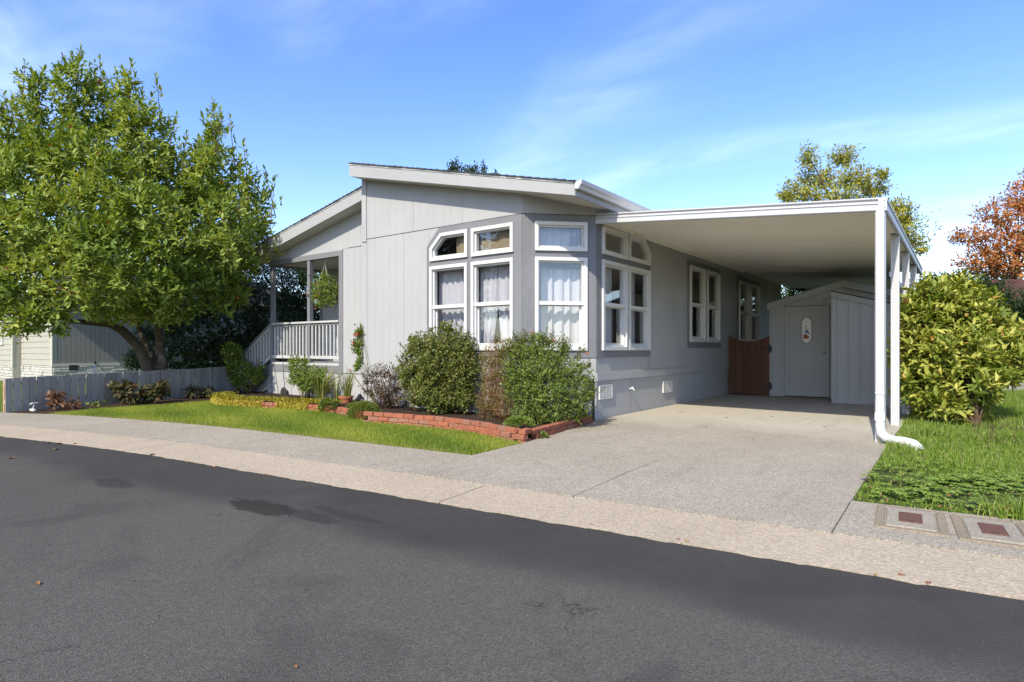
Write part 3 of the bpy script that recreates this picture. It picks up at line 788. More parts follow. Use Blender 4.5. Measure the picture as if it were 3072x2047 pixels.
# dark trim around the bay windows: strips butted end to end, proud of the siding
def trim(fr, polys, n=0.002, t=0.014):
    mb = MB()
    for q in polys: mb.prism(fr.poly(q, n), fr.n * t)
    return mb.build('window_trim', 'trim', house)
trim(FR, [rect(-3.036, -2.940, 1.05, 3.03), [(-3.036, 3.03), (-2.940, 3.03), (-2.675, 3.282), (-2.727, 3.395), (-3.036, 3.075)],
          [(-2.675, 3.282), (-0.874, 3.282), (-0.874, 3.395), (-2.727, 3.395)], rect(-2.029, -1.945, 1.172, 3.281), rect(-1.035, -0.874, 1.172, 3.281),
          rect(-2.938, -2.031, 2.70, 2.792), rect(-1.943, -1.037, 2.70, 2.787), rect(-2.938, -0.874, 1.05, 1.168)])
trim(FC, [rect(0.004, 0.196, 1.05, 3.395), rect(1.080, CW - .004, 1.05, 3.395), rect(0.197, 1.079, 3.281, 3.395), rect(0.197, 1.079, 2.70, 2.798), rect(0.197, 1.079, 1.05, 1.168)])
trim(FS, [rect(0.878, 1.042, 1.05, 3.42), rect(1.977, 2.033, 1.172, 3.283), rect(1.043, 2.73, 3.284, 3.42), rect(1.043, 1.976, 2.70, 2.793), rect(2.034, 2.963, 2.70, 2.798), rect(1.043, 3.008, 1.05, 1.168),
          rect(2.964, 3.008, 1.17, 3.06), [(2.73, 3.284), (2.964, 3.06), (3.008, 3.06), (3.008, 3.10), (2.77, 3.42), (2.73, 3.42)]])
for a, b, c in ((W11, W12, (4.99, 7.25)), (W13, W14, (8.625, 10.95))):
    x0, x1, x2, x3 = a[0][0], a[1][0], b[0][0], b[1][0]; zt = a[2][1]
    trim(FS, [rect(c[0], x0 - .002, 1.22, 3.18), rect(x3 + .002, c[1], 1.22, 3.18), rect(x0, x3, zt + .002, 3.18), rect(x0, x3, 1.22, 1.348), rect(x1 + .002, x2 - .002, 1.35, zt)])
for fr, q, r, in ((FR, W1, None), (FR, W2, None), (FR, W3, 1.957), (FR, W4, 1.962), (FC, W5, None), (FC, W6, 1.948), (FS, W7, None), (FS, W8, None), (FS, W9, 1.955), (FS, W10, 1.955),
                  (FS, W11, 2.20), (FS, W12, 2.20), (FS, W13, 2.18), (FS, W14, 2.18)):
    window(fr, q, house, 0.058 if fr is not FS else 0.06, r, n=0.022)

# roofs
def roof(x_low, x_high, zt, zb, y0, y1, sgn, n_courses):
    """sgn +1: eave at larger x"""
    deck = MB(); q = [(x_low, y0 + .02, zb(x_low) + .004), (x_high, y0 + .02, zb(x_high) + .004), (x_high, y0 + .02, zb(x_high) + .02), (x_low, y0 + .02, zb(x_low) + .02)]
    deck.prism(q, (0, y1 - y0 - .04, 0)); rf = deck.build('roof', 'soffit', house)
    MB().prism([(x_low, y0, zb(x_low)), (x_high, y0, zb(x_high)), (x_high, y0, zt(x_high)), (x_low, y0, zt(x_low))], (0, 0.035, 0)).build('rake_board', 'fascia', rf)
    MB().prism([(x_low, y0 - .012, zt(x_low) - .02), (x_high, y0 - .012, zt(x_high) - .02), (x_high, y0 - .012, zt(x_high) + .002), (x_low, y0 - .012, zt(x_low) + .002)], (0, 0.011, 0)).build('drip_edge', 'vent', rf)
    MB().prism([(x_low, y1 - .03, zb(x_low)), (x_high, y1 - .03, zb(x_high)), (x_high, y1 - .03, zt(x_high)), (x_low, y1 - .03, zt(x_low))], (0, 0.03, 0)).build('rake_board', 'fascia', rf)
    L = (x_high - x_low); pitch = L / n_courses
    for k in range(n_courses):
        a = x_high - k * pitch + (0.035 if k == 0 else 0.012) if sgn > 0 else x_low + k * pitch - (0.035 if k == 0 else 0.012)
        b = a - sgn * (pitch + 0.05)
        th = 0.030 + random.uniform(-0.003, 0.005); j = random.uniform(-0.008, 0.004)
        V = [(a, zt(a) + .004), (a, zt(a) + th), (b, zt(b) + .014), (b, zt(b) + .004)]
        if k == n_courses - 1:
            c = x_low if sgn > 0 else x_high; V[2] = (c, zt(c) + .014); V[3] = (c, zt(c) + .004)
        MB().prism([(x, y0 - .03 + j, z) for x, z in V], (0, y1 - y0 + .05, 0)).build('shingle_course', 'shingle', rf)
    return rf
rr = roof(-4.85, 0.31, zRt, zRb, -0.35, DEEP + 0.3, 1, 34)
rl = roof(-9.30, -4.876, zLt, zLb, YS - 0.35, DEEP + 0.3, -1, 30)
MB().box(0.30, 0.325, -0.345, DEEP + .3, zRb(0.31) - .005, zRt(.31) - .03).build('eave_board', 'fascia', rr)
MB().box(-9.325, -9.302, YS - .345, DEEP + .3, zLb(-9.3) - .005, zLt(-9.3) - .03).build('eave_board', 'fascia', rl)
gt = [(0.327, 3.64), (0.327, 3.545), (0.36, 3.53), (0.40, 3.535), (0.415, 3.575), (0.445, 3.60), (0.455, 3.655), (0.44, 3.655), (0.43, 3.60), (0.40, 3.585), (0.385, 3.55), (0.34, 3.55), (0.34, 3.64)]
MB().prism([(x, -0.36, z) for x, z in gt], (0, DEEP + .66, 0)).build('gutter', 'metal_white', rr)
MB().prism([(x, -0.364, z) for x, z in gt[:8]], (0, 0.004, 0)).build('gutter_end', 'metal_white', rr)
# back and left walls close the shell
MB().box(-9.0, 0.0, DEEP - .02, DEEP, 0, 3.4).build('back_wall', 'siding', house)
MB().prism([(-9.0, DEEP - .019, 3.4), (0, DEEP - .019, 3.4), (0, DEEP - .019, 3.50), (-4.87, DEEP - .019, 4.6), (-4.88, DEEP - .019, 4.27), (-9.0, DEEP - .019, 3.41)], (0, .018, 0)).build('back_gable', 'siding', house)
MB().box(-9.0, -8.985, 1.96, DEEP - .02, 0, 3.40).build('left_wall', 'siding', house)
# interior
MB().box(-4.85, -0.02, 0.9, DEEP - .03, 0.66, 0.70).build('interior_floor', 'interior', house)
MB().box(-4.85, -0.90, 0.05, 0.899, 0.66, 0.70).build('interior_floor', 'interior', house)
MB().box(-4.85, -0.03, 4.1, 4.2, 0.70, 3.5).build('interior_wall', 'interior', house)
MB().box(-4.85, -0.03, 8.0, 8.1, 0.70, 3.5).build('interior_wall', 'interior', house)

# porch
MB().box(PL, PR, YS - .012, YS + .10, 3.26, 3.378).build('porch_beam', 'trim', house)
MB().box(PL, PL + .11, YS + .101, 1.95, 3.26, 3.378).build('porch_beam', 'trim', house)
MB().box(PL + .11, -6.10, YS + .10, 1.95, 3.30, 3.32).build('porch_ceiling', 'soffit', house)
for k in range(16):
    z = 0.87 + k * 0.153
    MB().prism([(-8.90, 1.952, z), (-8.90, 1.934, z), (-8.90, 1.948, min(z + .160, 3.30)), (-8.90, 1.952, min(z + .16, 3.30))], (2.80, 0, 0)).build('lap_board', 'siding', house)
MB().box(-9.0, -6.1, 1.953, 1.97, 0.0, 3.4).build('porch_back_wall', 'siding', house)
MB().box(-9.01, -8.90, 1.93, 2.0, 0, 3.30).build('corner_board', 'trim', house)
MB().box(-8.94, -8.845, YS, YS + .095, 0, 3.26).build('porch_post', 'trim', house)
MB().box(-7.405, -7.31, YS, YS + .095, 0.82, 3.26).build('porch_post', 'trim', house)
MB().box(-6.215, -6.075, YS - .012, YS + .09, 0.64, 3.26).build('porch_post', 'trim', house)
MB().box(-8.95, -6.10, YS + .02, 1.95, 0.79, 0.868).build('porch_floor', 'porchwhite', house)
MB().box(-8.843, -6.217, YS - .015, YS + .018, 0.815, 0.87).build('floor_edge', 'porchwhite', house)
MB().box(-8.843, -6.217, YS - .008, YS + .018, 0.64, 0.813).build('rim_board', 'trim', house)
wall(FL, -8.95, -6.10, -0.02, 0.638, (), 0, n=-0.005).build('skirting_panel', 'skirt', house)
rail = MB().box(-8.844, -6.217, YS - .03, YS + .11, 1.79, 1.832).build('porch_railing', 'porchwhite', house)
MB().box(-8.844, -7.406, YS + .01, YS + .06, 1.735, 1.788).build('upper_rail', 'trim', rail)
MB().box(-7.309, -6.217, YS + .01, YS + .06, 1.735, 1.788).build('upper_rail', 'trim', rail)
for a, b in ((-8.844, -7.406), (-7.309, -6.217)):
    MB().box(a, b, YS + .0, YS + .07, 0.965, 1.035).build('lower_rail', 'porchwhite', rail)
    k = round((b - a) / 0.133)
    for i in range(k):
        x = a + (b - a) * (i + .5) / k
        MB().box(x - .02, x + .02, YS + .015, YS + .055, 1.037, 1.733).build('baluster', 'porchwhite', rail)
# steps going down to the left
st = MB()
sl = -0.585
st.prism([(-8.95, YS + .015, .865), (-10.25, YS + .015, .865 + sl * 1.30), (-10.25, YS + .015, .0), (-9.93, YS + .015, .0), (-8.95, YS + .015, .57)], (0, .04, 0))
stringer = st.build('stair_stringer', 'trim', house)
MB().prism([(-8.95, YS + .02, 0), (-9.90, YS + .02, 0), (-8.95, YS + .02, .556)], (0, .02, 0)).build('skirting_panel', 'skirt', house)
for k in range(4):
    x = -8.95 - k * .29; z = .865 - (k + 1) * .173
    MB().box(x - .30, x, YS + .06, 1.5, z - .03, z).build('stair_tread', 'stair', stringer)
    MB().box(x - .015, x, YS + .06, 1.5, z + .001, z + .143).build('stair_riser', 'stair', stringer)
sr = MB().prism([(-8.942, YS + .0, 1.80), (-10.30, YS + .0, 1.80 + sl * 1.358), (-10.30, YS + .0, 1.85 + sl * 1.358), (-8.942, YS + .0, 1.85)], (0, .10, 0)).build('stair_railing', 'trim', house)
for dz, n_, hh in ((1.735, 'upper_rail', .06), (0.98, 'lower_rail', .07)):
    MB().prism([(-8.943, YS + .02, dz), (-10.215, YS + .02, dz + sl * 1.272), (-10.215, YS + .02, dz + hh + sl * 1.272), (-8.943, YS + .02, dz + hh)], (0, .05, 0)).build(n_, 'porchwhite', sr)
for k in range(9):
    x = -9.05 - k * 0.133; d = sl * (-8.943 - x)
    MB().box(x - .02, x + .02, YS + .025, YS + .065, 1.03 + d, 1.73 + d).build('baluster', 'porchwhite', sr)
MB().box(-10.30, -10.217, YS - .005, YS + .085, 0, 1.05).build('newel_post', 'trim', sr)

# foundation vents in the side skirting
for y0, y1, z0, z1 in ((0.985, 1.44, .345, .585), (3.66, 4.13, .30, .53)):
    v = MB().ring(FS.poly(rect(y0, y1, z0, z1), -.01), FS.poly(rect(y0 + .02, y1 - .02, z0 + .02, z1 - .02), -.01), FS.n * .022).build('foundation_vent', 'vent', house)
    MB().prism(FS.poly(rect(y0 + .02, y1 - .02, z0 + .02, z1 - .02), -.011), FS.n * .003).build('vent_screen', 'dark', v)
    for k in range(9):
        z = z0 + .03 + k * (z1 - z0 - .05) / 9
        MB().prism([FS(y0 + .02, .0, z), FS(y0 + .02, .009, z), FS(y0 + .02, .004, z + .014), FS(y0 + .02, -.004, z + .014)], FS.a * (y1 - y0 - .04)).build('louvre', 'vent', v)
    for k in (1, 2, 3):
        y = y0 + (y1 - y0) * k / 4
        MB().prism(FS.poly(rect(y - .004, y + .004, z0 + .02, z1 - .02), .0095), FS.n * .002).build('vent_bar', 'vent', v)
MB().prism(FS.poly(rect(6.3, 6.6, .28, .50), -.011), FS.n * .006).build('patch_plate', 'skirt', house)
hb = MB(); hb.tube([FS(2.14, -.01, .47), FS(2.14, .07, .47), FS(2.14, .09, .44)], .012); hb.lathe(FS(2.14, .05, .475), [(.02, 0), (.022, .012), (0.01, .03)], 8)
hb.build('hose_tap', 'vent', house)
MB().prism(FR.poly(rect(-3.12, -3.02, .78, .92), .001), FR.n * .03).build('outlet_box', 'siding', house)

# ------------------------------------------------------------------ curtains
def curtain(fr, u0, u1, z0, z1, waves, n, label, mat='curtain', amp=0.028, pull=0.0, name='curtain', cat='curtain', flare=0.0):
    """wavy hanging cloth; pull shifts the right edge of the lower part, flare the left"""
    U, Z = 44, 18; V = []; F = []
    ph = random.random() * 6
    for j in range(Z):
        t = j / (Z - 1); z = z1 + (z0 - z1) * t
        for i in range(U):
            s = i / (U - 1)
            lo = max(0.0, t - 0.40) / 0.6
            a = u0 + flare * lo ** 1.3; b = u1 + pull * lo ** 1.2
            u = a + (b - a) * s
            k = amp * (math.sin(6.283 * waves * s + ph) + .45 * math.sin(6.283 * waves * 1.63 * s + ph * 2 + t)) * (0.6 + .4 * t)
            V.append(fr(u, n + k, z))
    for j in range(Z - 1):
        for i in range(U - 1): F.append((j * U + i, j * U + i + 1, (j + 1) * U + i + 1, (j + 1) * U + i))
    c = fr((u0 + u1) / 2, n, z0)
    o = MB().add(V, F).build(name, mat, None, smooth=True, origin=tuple(c))
    return tag(o, label, cat)
curtain(FR, -2.93, -2.10, 0.95, 2.66, 6, -.21, 'white curtain pulled to the right behind the leftmost tall front window', pull=-.10)
curtain(FR, -1.93, -1.555, 0.95, 2.66, 3.5, -.21, 'white curtain panel left of the slit in the front window nearest the corner', pull=-.17)
curtain(FR, -1.535, -1.05, 0.95, 2.66, 3.5, -.21, 'white curtain panel right of the slit in the front window nearest the corner', flare=.13)
curtain(FC, 0.34, 1.13, 0.95, 2.60, 5, -.21, 'white gathered curtain behind the tall window on the angled corner', amp=.034)
curtain(FC, 0.15, 1.12, 2.72, 3.32, 6, -.20, 'blue-tinged curtain behind the small upper window on the angled corner', amp=.02)
curtain(FS, 1.42, 1.86, 0.95, 2.66, 3.5, -.21, 'white curtain behind the tall side window next to the corner')
curtain(FS, 2.42, 2.78, 0.95, 2.66, 3.0, -.21, 'white curtain behind the second tall side window from the corner')
curtain(FR, -2.45, -1.00, 2.62, 3.46, 3, -.13, 'tan blotched cloth filling the upper front window nearest the corner', 'valance', .02, name='window_cloth', cat='cloth')
tag(MB().prism(FC.poly(rect(0.25, 1.05, 2.55, 2.63), -.13), FC.n * .02).build('roller_blind', 'interior', None, origin=tuple(FC(.65, -.12, 2.55))), 'grey rolled blind at the top of the tall corner window', 'blind')
bh = thing('ornament_house', 'small dark blue house ornament on the sill of the upper corner window', 'ornament', tuple(FC(.93, -.09, 2.85)))
MB().prism(FC.poly([(.83, 2.86), (1.02, 2.86), (1.02, 3.03), (.925, 3.12), (.83, 3.03)], -.12), FC.n * .05).build('body', M['trim'], bh)
MB().prism(FC.poly(rect(.95, .985, 2.875, 2.92), -.069), FC.n * .003).build('badge', 'white', bh)
# ------------------------------------------------------------------ carport
cp = thing('carport', 'white aluminium carport with ribbed cream ceiling on white square posts', 'carport', (4.05, 0.9, 0))
zc_ = lambda x: 3.345 - 0.0836 * x          # underside of the ribbed pans
def pans(parent, y0, y1, x0, x1, zf, pitch=0.170, per=2, name='roof_pan'):
    y = y0
    while y < y1 - 0.02:
        mb = MB(); ye = min(y1, y + pitch * per)
        k = round((ye - y) / pitch)
        prof = []
        for i in range(k):
            b = y + i * pitch
            prof += [(b, 0.0), (b + .03, 0.0), (b + .075, .045), (b + .105, .045), (b + .155, 0.0)]
        prof.append((y + k * pitch - .0015, 0.0))
        n = len(prof); V = [(x0, p, zf(x0) + h) for p, h in prof] + [(x1, p, zf(x1) + h) for p, h in prof] + [(x0, p, zf(x0) + h + .012) for p, h in prof] + [(x1, p, zf(x1) + h + .012) for p, h in prof]
        F = []
        for i in range(n - 1): F += [(i, i + 1, n + i + 1, n + i), (2 * n + i, 3 * n + i, 3 * n + i + 1, 2 * n + i + 1), (i, 2 * n + i, 2 * n + i + 1, i + 1), (n + i, n + i + 1, 3 * n + i + 1, 3 * n + i)]
        F += [(0, n, 3 * n, 2 * n), (n - 1, 3 * n - 1, 4 * n - 1, 2 * n - 1)]
        mb.add(V, F).build(name, 'pan', parent); y += pitch * per
pans(cp, 0.90, 9.18, 0.0, 4.06, zc_)
def extr(parent, name, mat, x0, x1, prof, zf):
    """profile (y, dz) swept along x following zf"""
    V = [(x0, y, zf(x0) + z) for y, z in prof]; n = len(prof)
    V += [(x1, y, zf(x1) + z) for y, z in prof]
    MB().add(V, [tuple(range(n)), tuple(range(2 * n - 1, n - 1, -1))] + [(i, (i + 1) % n, n + (i + 1) % n, n + i) for i in range(n)]).build(name, mat, parent)
fz = lambda x: 3.264 - 0.0836 * x
extr(cp, 'front_fascia', 'metal_white', 0.0, 4.112, [(0.90, .0), (.862, .0), (.850, .012), (.850, .074), (.866, .080), (.866, .088), (.850, .094), (.852, .118), (.875, .128), (.875, .138), (.845, .150), (.845, .168), (.90, .168)], fz)
MB().box(4.02, 4.116, .842, .849, 2.925, 3.088).build('fascia_end_cap', 'metal_white', cp)
for z in (2.96, 3.045): MB().lathe((4.09, .838, z), [(.006, 0), (.006, .006)], 8, 'y').build('screw', 'dark', cp)
sf = [(4.06, 2.945), (4.10, 2.925), (4.112, 2.945), (4.112, 3.02), (4.100, 3.03), (4.100, 3.04), (4.118, 3.06), (4.118, 3.088), (4.06, 3.088)]
MB().prism([(x, .901, z) for x, z in sf], (0, 8.28, 0)).build('side_fascia', 'metal_white', cp)
MB().box(0.001, 0.03, .91, 9.18, 3.29, 3.345).build('wall_ledger', 'pan', cp)
MB().box(3.98, 4.09, .91, 9.18, 2.965, 3.008).build('eave_beam', 'pan', cp)
for y in (0.93, 3.0, 5.1, 7.2):
    p = MB().ring([(3.985, y - .055, 0.018), (4.095, y - .055, .018), (4.095, y + .055, .018), (3.985, y + .055, .018)], [(4.0, y - .04, .018), (4.08, y - .04, .018), (4.08, y + .04, .018), (4.0, y + .04, .018)], (0, 0, 2.947))
    for a in (4.015, 4.04, 4.065): p.box(a - .004, a + .004, y - .059, y - .0545, .02, 2.964)
    o = p.build('post', 'metal_white', cp)
    MB().box(3.975, 4.105, y - .06, y + .06, 2.955, 2.968).build('post_bracket', 'iron', o)
# downspout on the front post
ds = MB(); dsx = 4.045
ds.box(dsx - .047, dsx + .047, .80, .868, .36, 2.93)
o = ds.build('downspout', 'metal_white', cp, bevel=.008)
MB().box(dsx - .052, dsx + .052, .795, .8735, .63, .66).build('downspout_joint', 'metal_white', o)
MB().box(dsx - .056, dsx + .056, .79, .872, .30, .40).build('downspout_coupling', 'metal_white', o)
pts = [(dsx, .835, .31), (dsx, .83, .22), (dsx + .015, .81, .14), (dsx + .07, .78, .095), (dsx + .16, .72, .08), (dsx + .27, .66, .082), (dsx + .36, .60, .07), (dsx + .41, .56, .03), (dsx + .425, .55, -.0)]
P2 = [Vector(p) for p in pts]; fine = []
for i in range(len(P2) - 1):
    for t in range(7): fine.append(P2[i].lerp(P2[i + 1], t / 7))
MB().tube(fine, [.052 + .004 * (i % 2) for i in range(len(fine))], 14).build('flexible_elbow', 'white', o, smooth=False)

aw = thing('rear_awning', 'lower ribbed awning roof behind the carport and over the shed', 'awning', (3.4, 9.3, 0))
pans(aw, 9.02, 16.3, 0.02, 3.42, lambda x: 3.328 - 0.0836 * x)
MB().box(3.42, 3.45, 9.02, 16.3, 2.95, 3.10).build('side_fascia', 'metal_white', aw)
for y in (11.2, 13.3, 16.3): MB().box(3.32, 3.41, y - .05, y + .05, 0, 3.0).build('post', 'metal_white', aw)

# ------------------------------------------------------------------ shed
sh = thing('shed', 'grey gabled garden shed with a panelled door under the carport', 'shed', (2.6, 8.0, 0))
FSH = Frame((0, 7.95, 0), (1, 0, 0), (0, -1, 0))
ztop = lambda x: 2.80 - 0.285 * abs(x - 2.63)
def shw(a, b, zb, zt, n=0.0): wall(FSH, a, b, zb, zt, (), 0.205, .012, .010, n, off=.05).build('siding_panel', 'shed', sh)
shw(1.015, 1.34, 0.02, lambda x: ztop(x) - .03); shw(1.344, 2.356, 2.238, lambda x: ztop(x) - .03); shw(2.36, 2.61, 0.02, lambda x: ztop(x) - .03); shw(2.61, 3.9, 0.02, lambda x: ztop(x) - .03)
MB().box(1.015, 1.03, 7.952, 10.6, 0.02, 2.34).build('side_wall', 'shed', sh)
MB().box(3.885, 3.90, 7.952, 10.6, 0.02, 2.40).build('side_wall', 'shed', sh)
MB().box(1.03, 3.885, 10.58, 10.6, 0.02, 2.45).build('back_wall', 'shed', sh)
for s, x in ((-1, 0.975), (1, 3.98)):
    a = [(x, 7.86, ztop(x)), (2.63, 7.86, ztop(2.63)), (2.63, 7.86, ztop(2.63) - .05), (x, 7.86, ztop(x) - .05)]
    rf = MB().prism(a, (0, 2.8, 0)).build('roof', 'shingle', sh)
    b = [(x - s * 0, 7.83, ztop(x) - .01), (2.63 + s * .001, 7.83, ztop(2.63) - .01), (2.63 + s * .001, 7.83, ztop(2.63) - .17), (x, 7.83, ztop(x) - .16)]
    MB().prism(b, (0, .028, 0)).build('rake_board', 'fascia', rf)
MB().box(1.0, 1.014, 7.93, 7.97, .02, 2.25).build('corner_board', 'shed', sh)
MB().box(1.344, 2.356, 7.95, 7.96, .02, 2.236).build('door_backing', 'dark', sh)
dr = wall(FSH, 1.352, 2.348, .048, 2.225, (), .205, .006, .003, .004, off=.12).build('door', 'shed', sh)
for q in (rect(1.352, 1.46, .05, 2.223), rect(2.24, 2.348, .05, 2.223), rect(1.461, 2.239, 2.10, 2.223), rect(1.461, 2.239, 1.085, 1.18), rect(1.461, 2.239, .05, .165)):
    MB().prism(FSH.poly(q, .005), FSH.n * .016).build('door_rail', 'shed', dr)
k = MB(); k.lathe((2.24, 7.925, 1.12), [(.030, 0), (.030, -.006), (.012, -.012), (.012, -.03), (.028, -.04), (.030, -.055), (.018, -.066), (.002, -.068)], 16, 'y'); k.build('knob', 'brass', dr, smooth=True)
for z in (1.24, 1.30): MB().lathe((2.27, 7.927, z), [(.009, 0), (.008, -.006)], 10, 'y').build('lock_plate', 'dark', dr)
for z in (.35, 1.9): MB().prism(FSH.poly(rect(1.31, 1.40, z, z + .12), .022), FSH.n * .004).build('hinge', 'shed', dr)
# closet in front of the shed
FCL = Frame((0, 6.70, 0), (1, 0, 0), (0, -1, 0))
cz = lambda x: 2.445 - 0.285 * (x - 2.583)
wall(FCL, 2.583, 3.78, .015, lambda x: cz(x) - .03, (), .222, .016, .014, 0, off=2.583 + .10).build('closet_wall', 'shed', sh)
MB().box(2.583, 2.60, 6.703, 7.95, .015, 2.40).build('closet_wall', 'shed', sh)
MB().box(3.765, 3.78, 6.703, 7.95, .015, 2.07).build('closet_wall', 'shed', sh)
MB().prism([(2.575, 6.64, cz(2.575)), (3.83, 6.64, cz(3.83)), (3.83, 6.64, cz(3.83) + .022), (2.575, 6.64, cz(2.575) + .022)], (0, 1.31, 0)).build('closet_roof', 'shingle', sh)
MB().prism([(2.58, 6.66, cz(2.58) - .125), (3.82, 6.66, cz(3.82) - .125), (3.82, 6.66, cz(3.82) - .003), (2.58, 6.66, cz(2.58) - .003)], (0, .03, 0)).build('closet_fascia', 'fascia', sh)
# plaque on the shed door
def plaque_outline(s, cx=1.856, cz_=1.64):
    pts = []
    half = [(0, .32), (.035, .312), (.062, .285), (.082, .255), (.115, .235), (.115, -.235), (.082, -.255), (.062, -.285), (.035, -.312), (0, -.32)]
    for x, z in half: pts.append((x, z))
    for x, z in half[::-1][1:-1]: pts.append((-x, z))
    return [(cx + x * (1 - s / .115), cz_ + z * (1 - s / .32)) for x, z in pts]
pq = thing('door_plaque', 'white ornamental door plaque with dark green rim and painted brown and blue motif', 'plaque', (1.856, 7.93, 1.32))
MB().prism(FSH.poly(plaque_outline(0), .022), FSH.n * .008).build('rim', 'green_edge', pq)
MB().prism(FSH.poly(plaque_outline(.011), .0305), FSH.n * .002).build('panel', 'plaque', pq)
def flat(pts, mat, nn): MB().prism(FSH.poly([(1.856 + x, 1.64 + z) for x, z in pts], nn), FSH.n * .001).build('painted_motif', mat, pq)
flat([(-.082, -.20), (.05, -.20), (.045, -.17), (.06, -.13), (.02, -.14), (.01, -.10), (-.03, -.085), (-.055, -.11), (-.085, -.12), (-.07, -.16)], 'p_brown', .0327)
flat([(-.035, -.06), (.03, -.06), (.03, 0), (-.03, .01)], 'p_blue', .0327)
flat([(.02, -.10), (.065, -.07), (.05, -.03), (.025, -.05)], 'green_edge', .0327)
flat([(-.022, .02), (-.01, .02), (-.012, .06), (-.005, .10), (-.018, .14), (-.032, .10), (-.025, .06)], 'p_gold', .0327)
flat([(.005, .015), (.045, .01), (.04, .05), (.025, .03), (.012, .045)], 'p_gold', .0327)
flat([(-.014, .205), (.014, .205), (.006, .190), (-.004, .186)], 'dark', .0327)

# ------------------------------------------------------------------ gate
gt_ = thing('garden_gate', 'red-brown scalloped cedar plank gate between the house and the shed', 'gate', (.5, 7.92, 0.02))
zg = lambda x: 1.385 + .145 * ((x - .515) / .51) ** 2
xe = [.008, .184, .351, .518, .689, .858, 1.005]
for a, b in zip(xe, xe[1:]):
    m = [(a + .004, .05), (b - .004, .05)] + [(b - .004 - (b - a - .008) * t, zg(b - .004 - (b - a - .008) * t)) for t in (0, .25, .5, .75, 1)]
    MB().prism([(x, 7.91, z) for x, z in m], (0, .022, 0)).build('plank', 'red_plank', gt_)
for z in (.25, 1.12): MB().box(.02, 1.0, 7.934, 7.97, z, z + .09).build('gate_rail', 'red_plank', gt_)
for z in (1.195, .265):
    h = MB().prism([(.82, 7.905, z + .012), (.98, 7.905, z + .022), (.98, 7.905, z - .022), (.82, 7.905, z - .012)], (0, .005, 0)).build('hinge', 'iron', gt_)
    MB().lathe((1.0, 7.90, z - .10), [(.014, 0), (.016, .1), (.014, .2)], 10).build('hinge_barrel', 'iron', h)
    MB().prism([(1.015, 7.922, z + .10), (1.05, 7.922, z + .09), (1.07, 7.922, z), (1.05, 7.922, z - .09), (1.015, 7.922, z - .10)], (0, .007, 0)).build('hinge_leaf', 'iron', h)
MB().prism([(-.0 + .012, 7.93, .03), (.06, 7.93, .03), (.06, 7.93, 1.5), (.012, 7.93, 1.53)], (0, .08, 0)).build('gate_post', 'red_plank', gt_)

# ------------------------------------------------------------------ low plank fence on the left
fn = thing('picket_fence', 'low weathered grey plank fence beside the left flower bed', 'fence', (-9.25, -4.65, 0))
A = Vector((-9.245, -4.675)); B_ = Vector((-10.33, 0.30)); ln = (B_ - A).length; dv = (B_ - A).normalized(); nv = Vector((dv.y, -dv.x))
k = 0; s = 0.0
while s < ln - .05:
    wd = .112 + random.uniform(-.006, .006); t = Matrix.Rotation(random.uniform(-.012, .012), 2)
    h = .655 + .085 * s / ln + random.uniform(-.008, .008); p0 = A + dv * s; p1 = A + dv * (s + wd)
    tl = random.uniform(-.012, .012); o_ = random.uniform(0, .006)
    q = [(p0.x, p0.y, .02), (p1.x, p1.y, .02), (p1.x + dv.x * tl, p1.y + dv.y * tl, h), (p0.x + dv.x * tl, p0.y + dv.y * tl, h + random.uniform(-.006, .006))]
    q = [(x + nv.x * o_, y + nv.y * o_, z) for x, y, z in q]
    MB().prism(q, (nv.x * .018, nv.y * .018, 0)).build('plank', 'grey_plank', fn)
    s += wd + random.choice([.008, .010, .014, .022]); k += 1
for z in (.18, .52):
    q = [A - nv * .04, B_ - nv * .04, B_ - nv * .002, A - nv * .002]
    MB().prism([(p.x, p.y, z) for p in q], (0, 0, .07)).build('fence_rail', 'grey_plank', fn)
for f in (0.012, .35, .68, .98):
    p = A + dv * ln * f - nv * .085
    MB().box(p.x - .04, p.x + .04, p.y - .04, p.y + .04, -.02, .60).build('fence_post', 'cedar', fn)

# ------------------------------------------------------------------ neighbour's house
nb = thing('neighbour_house', 'beige lap-sided neighbour house on a white painted stone base', 'house', (-19.3, -1.06, 0))
XW, YW, XB = -19.30, -1.08, -22.62
def lap(name, x0, x1, y, z0, z1, e, parent, mat='nb_siding'):
    z = z0
    while z < z1:
        zt = min(z + e + .015, z1 + .01)
        MB().prism([(x0, y - .022, z), (x0, y, z), (x0, y, zt), (x0, y - .006, zt)], (x1 - x0, 0, 0)).build(name, mat, parent); z += e
lap('lap_board', XB + .01, XW - .16, YW, .63, 2.9, .20, nb)
lap('lap_board', -26.0, XB - .12, YW - .24, .56, 2.9, .20, nb)
MB().box(-26.0, XW, YW + .001, YW + .1, 0, 3.0).build('front_wall', 'nb_siding', nb)
MB().box(-26.0, XB - .001, YW - .239, YW, 0, 3.0).build('front_wall', 'nb_siding', nb)
MB().box(XW - .16, XW + .02, YW - .035, YW, .60, 3.0).build('corner_board', 'nb_trim', nb)
MB().box(XB - .12, XB + .012, YW - .275, YW - .24, .55, 3.0).build('corner_board', 'nb_trim', nb)
FN = Frame((XW, 0, 0), (0, 1, 0), (1, 0, 0))
for a, b in ((YW + .1, 1.4), (1.4, 4.0), (4.0, 9.0)): wall(FN, a + .002, b - .002, .70, 3.0, (), .143, .014, .008).build('siding_panel', 'nb_side', nb)
MB().prism(FN.poly(rect(YW, 9.0, .60, .70), .001), FN.n * .02).build('band_board', 'nb_trim', nb)
MB().prism(FN.poly(rect(YW, 9.0, 0, .60), -.03), FN.n * .02).build('base_wall', 'stone', nb)
MB().box(XB, XW - .02, YW - .0, YW + .02, 0, .62).build('base_wall', 'stone', nb)
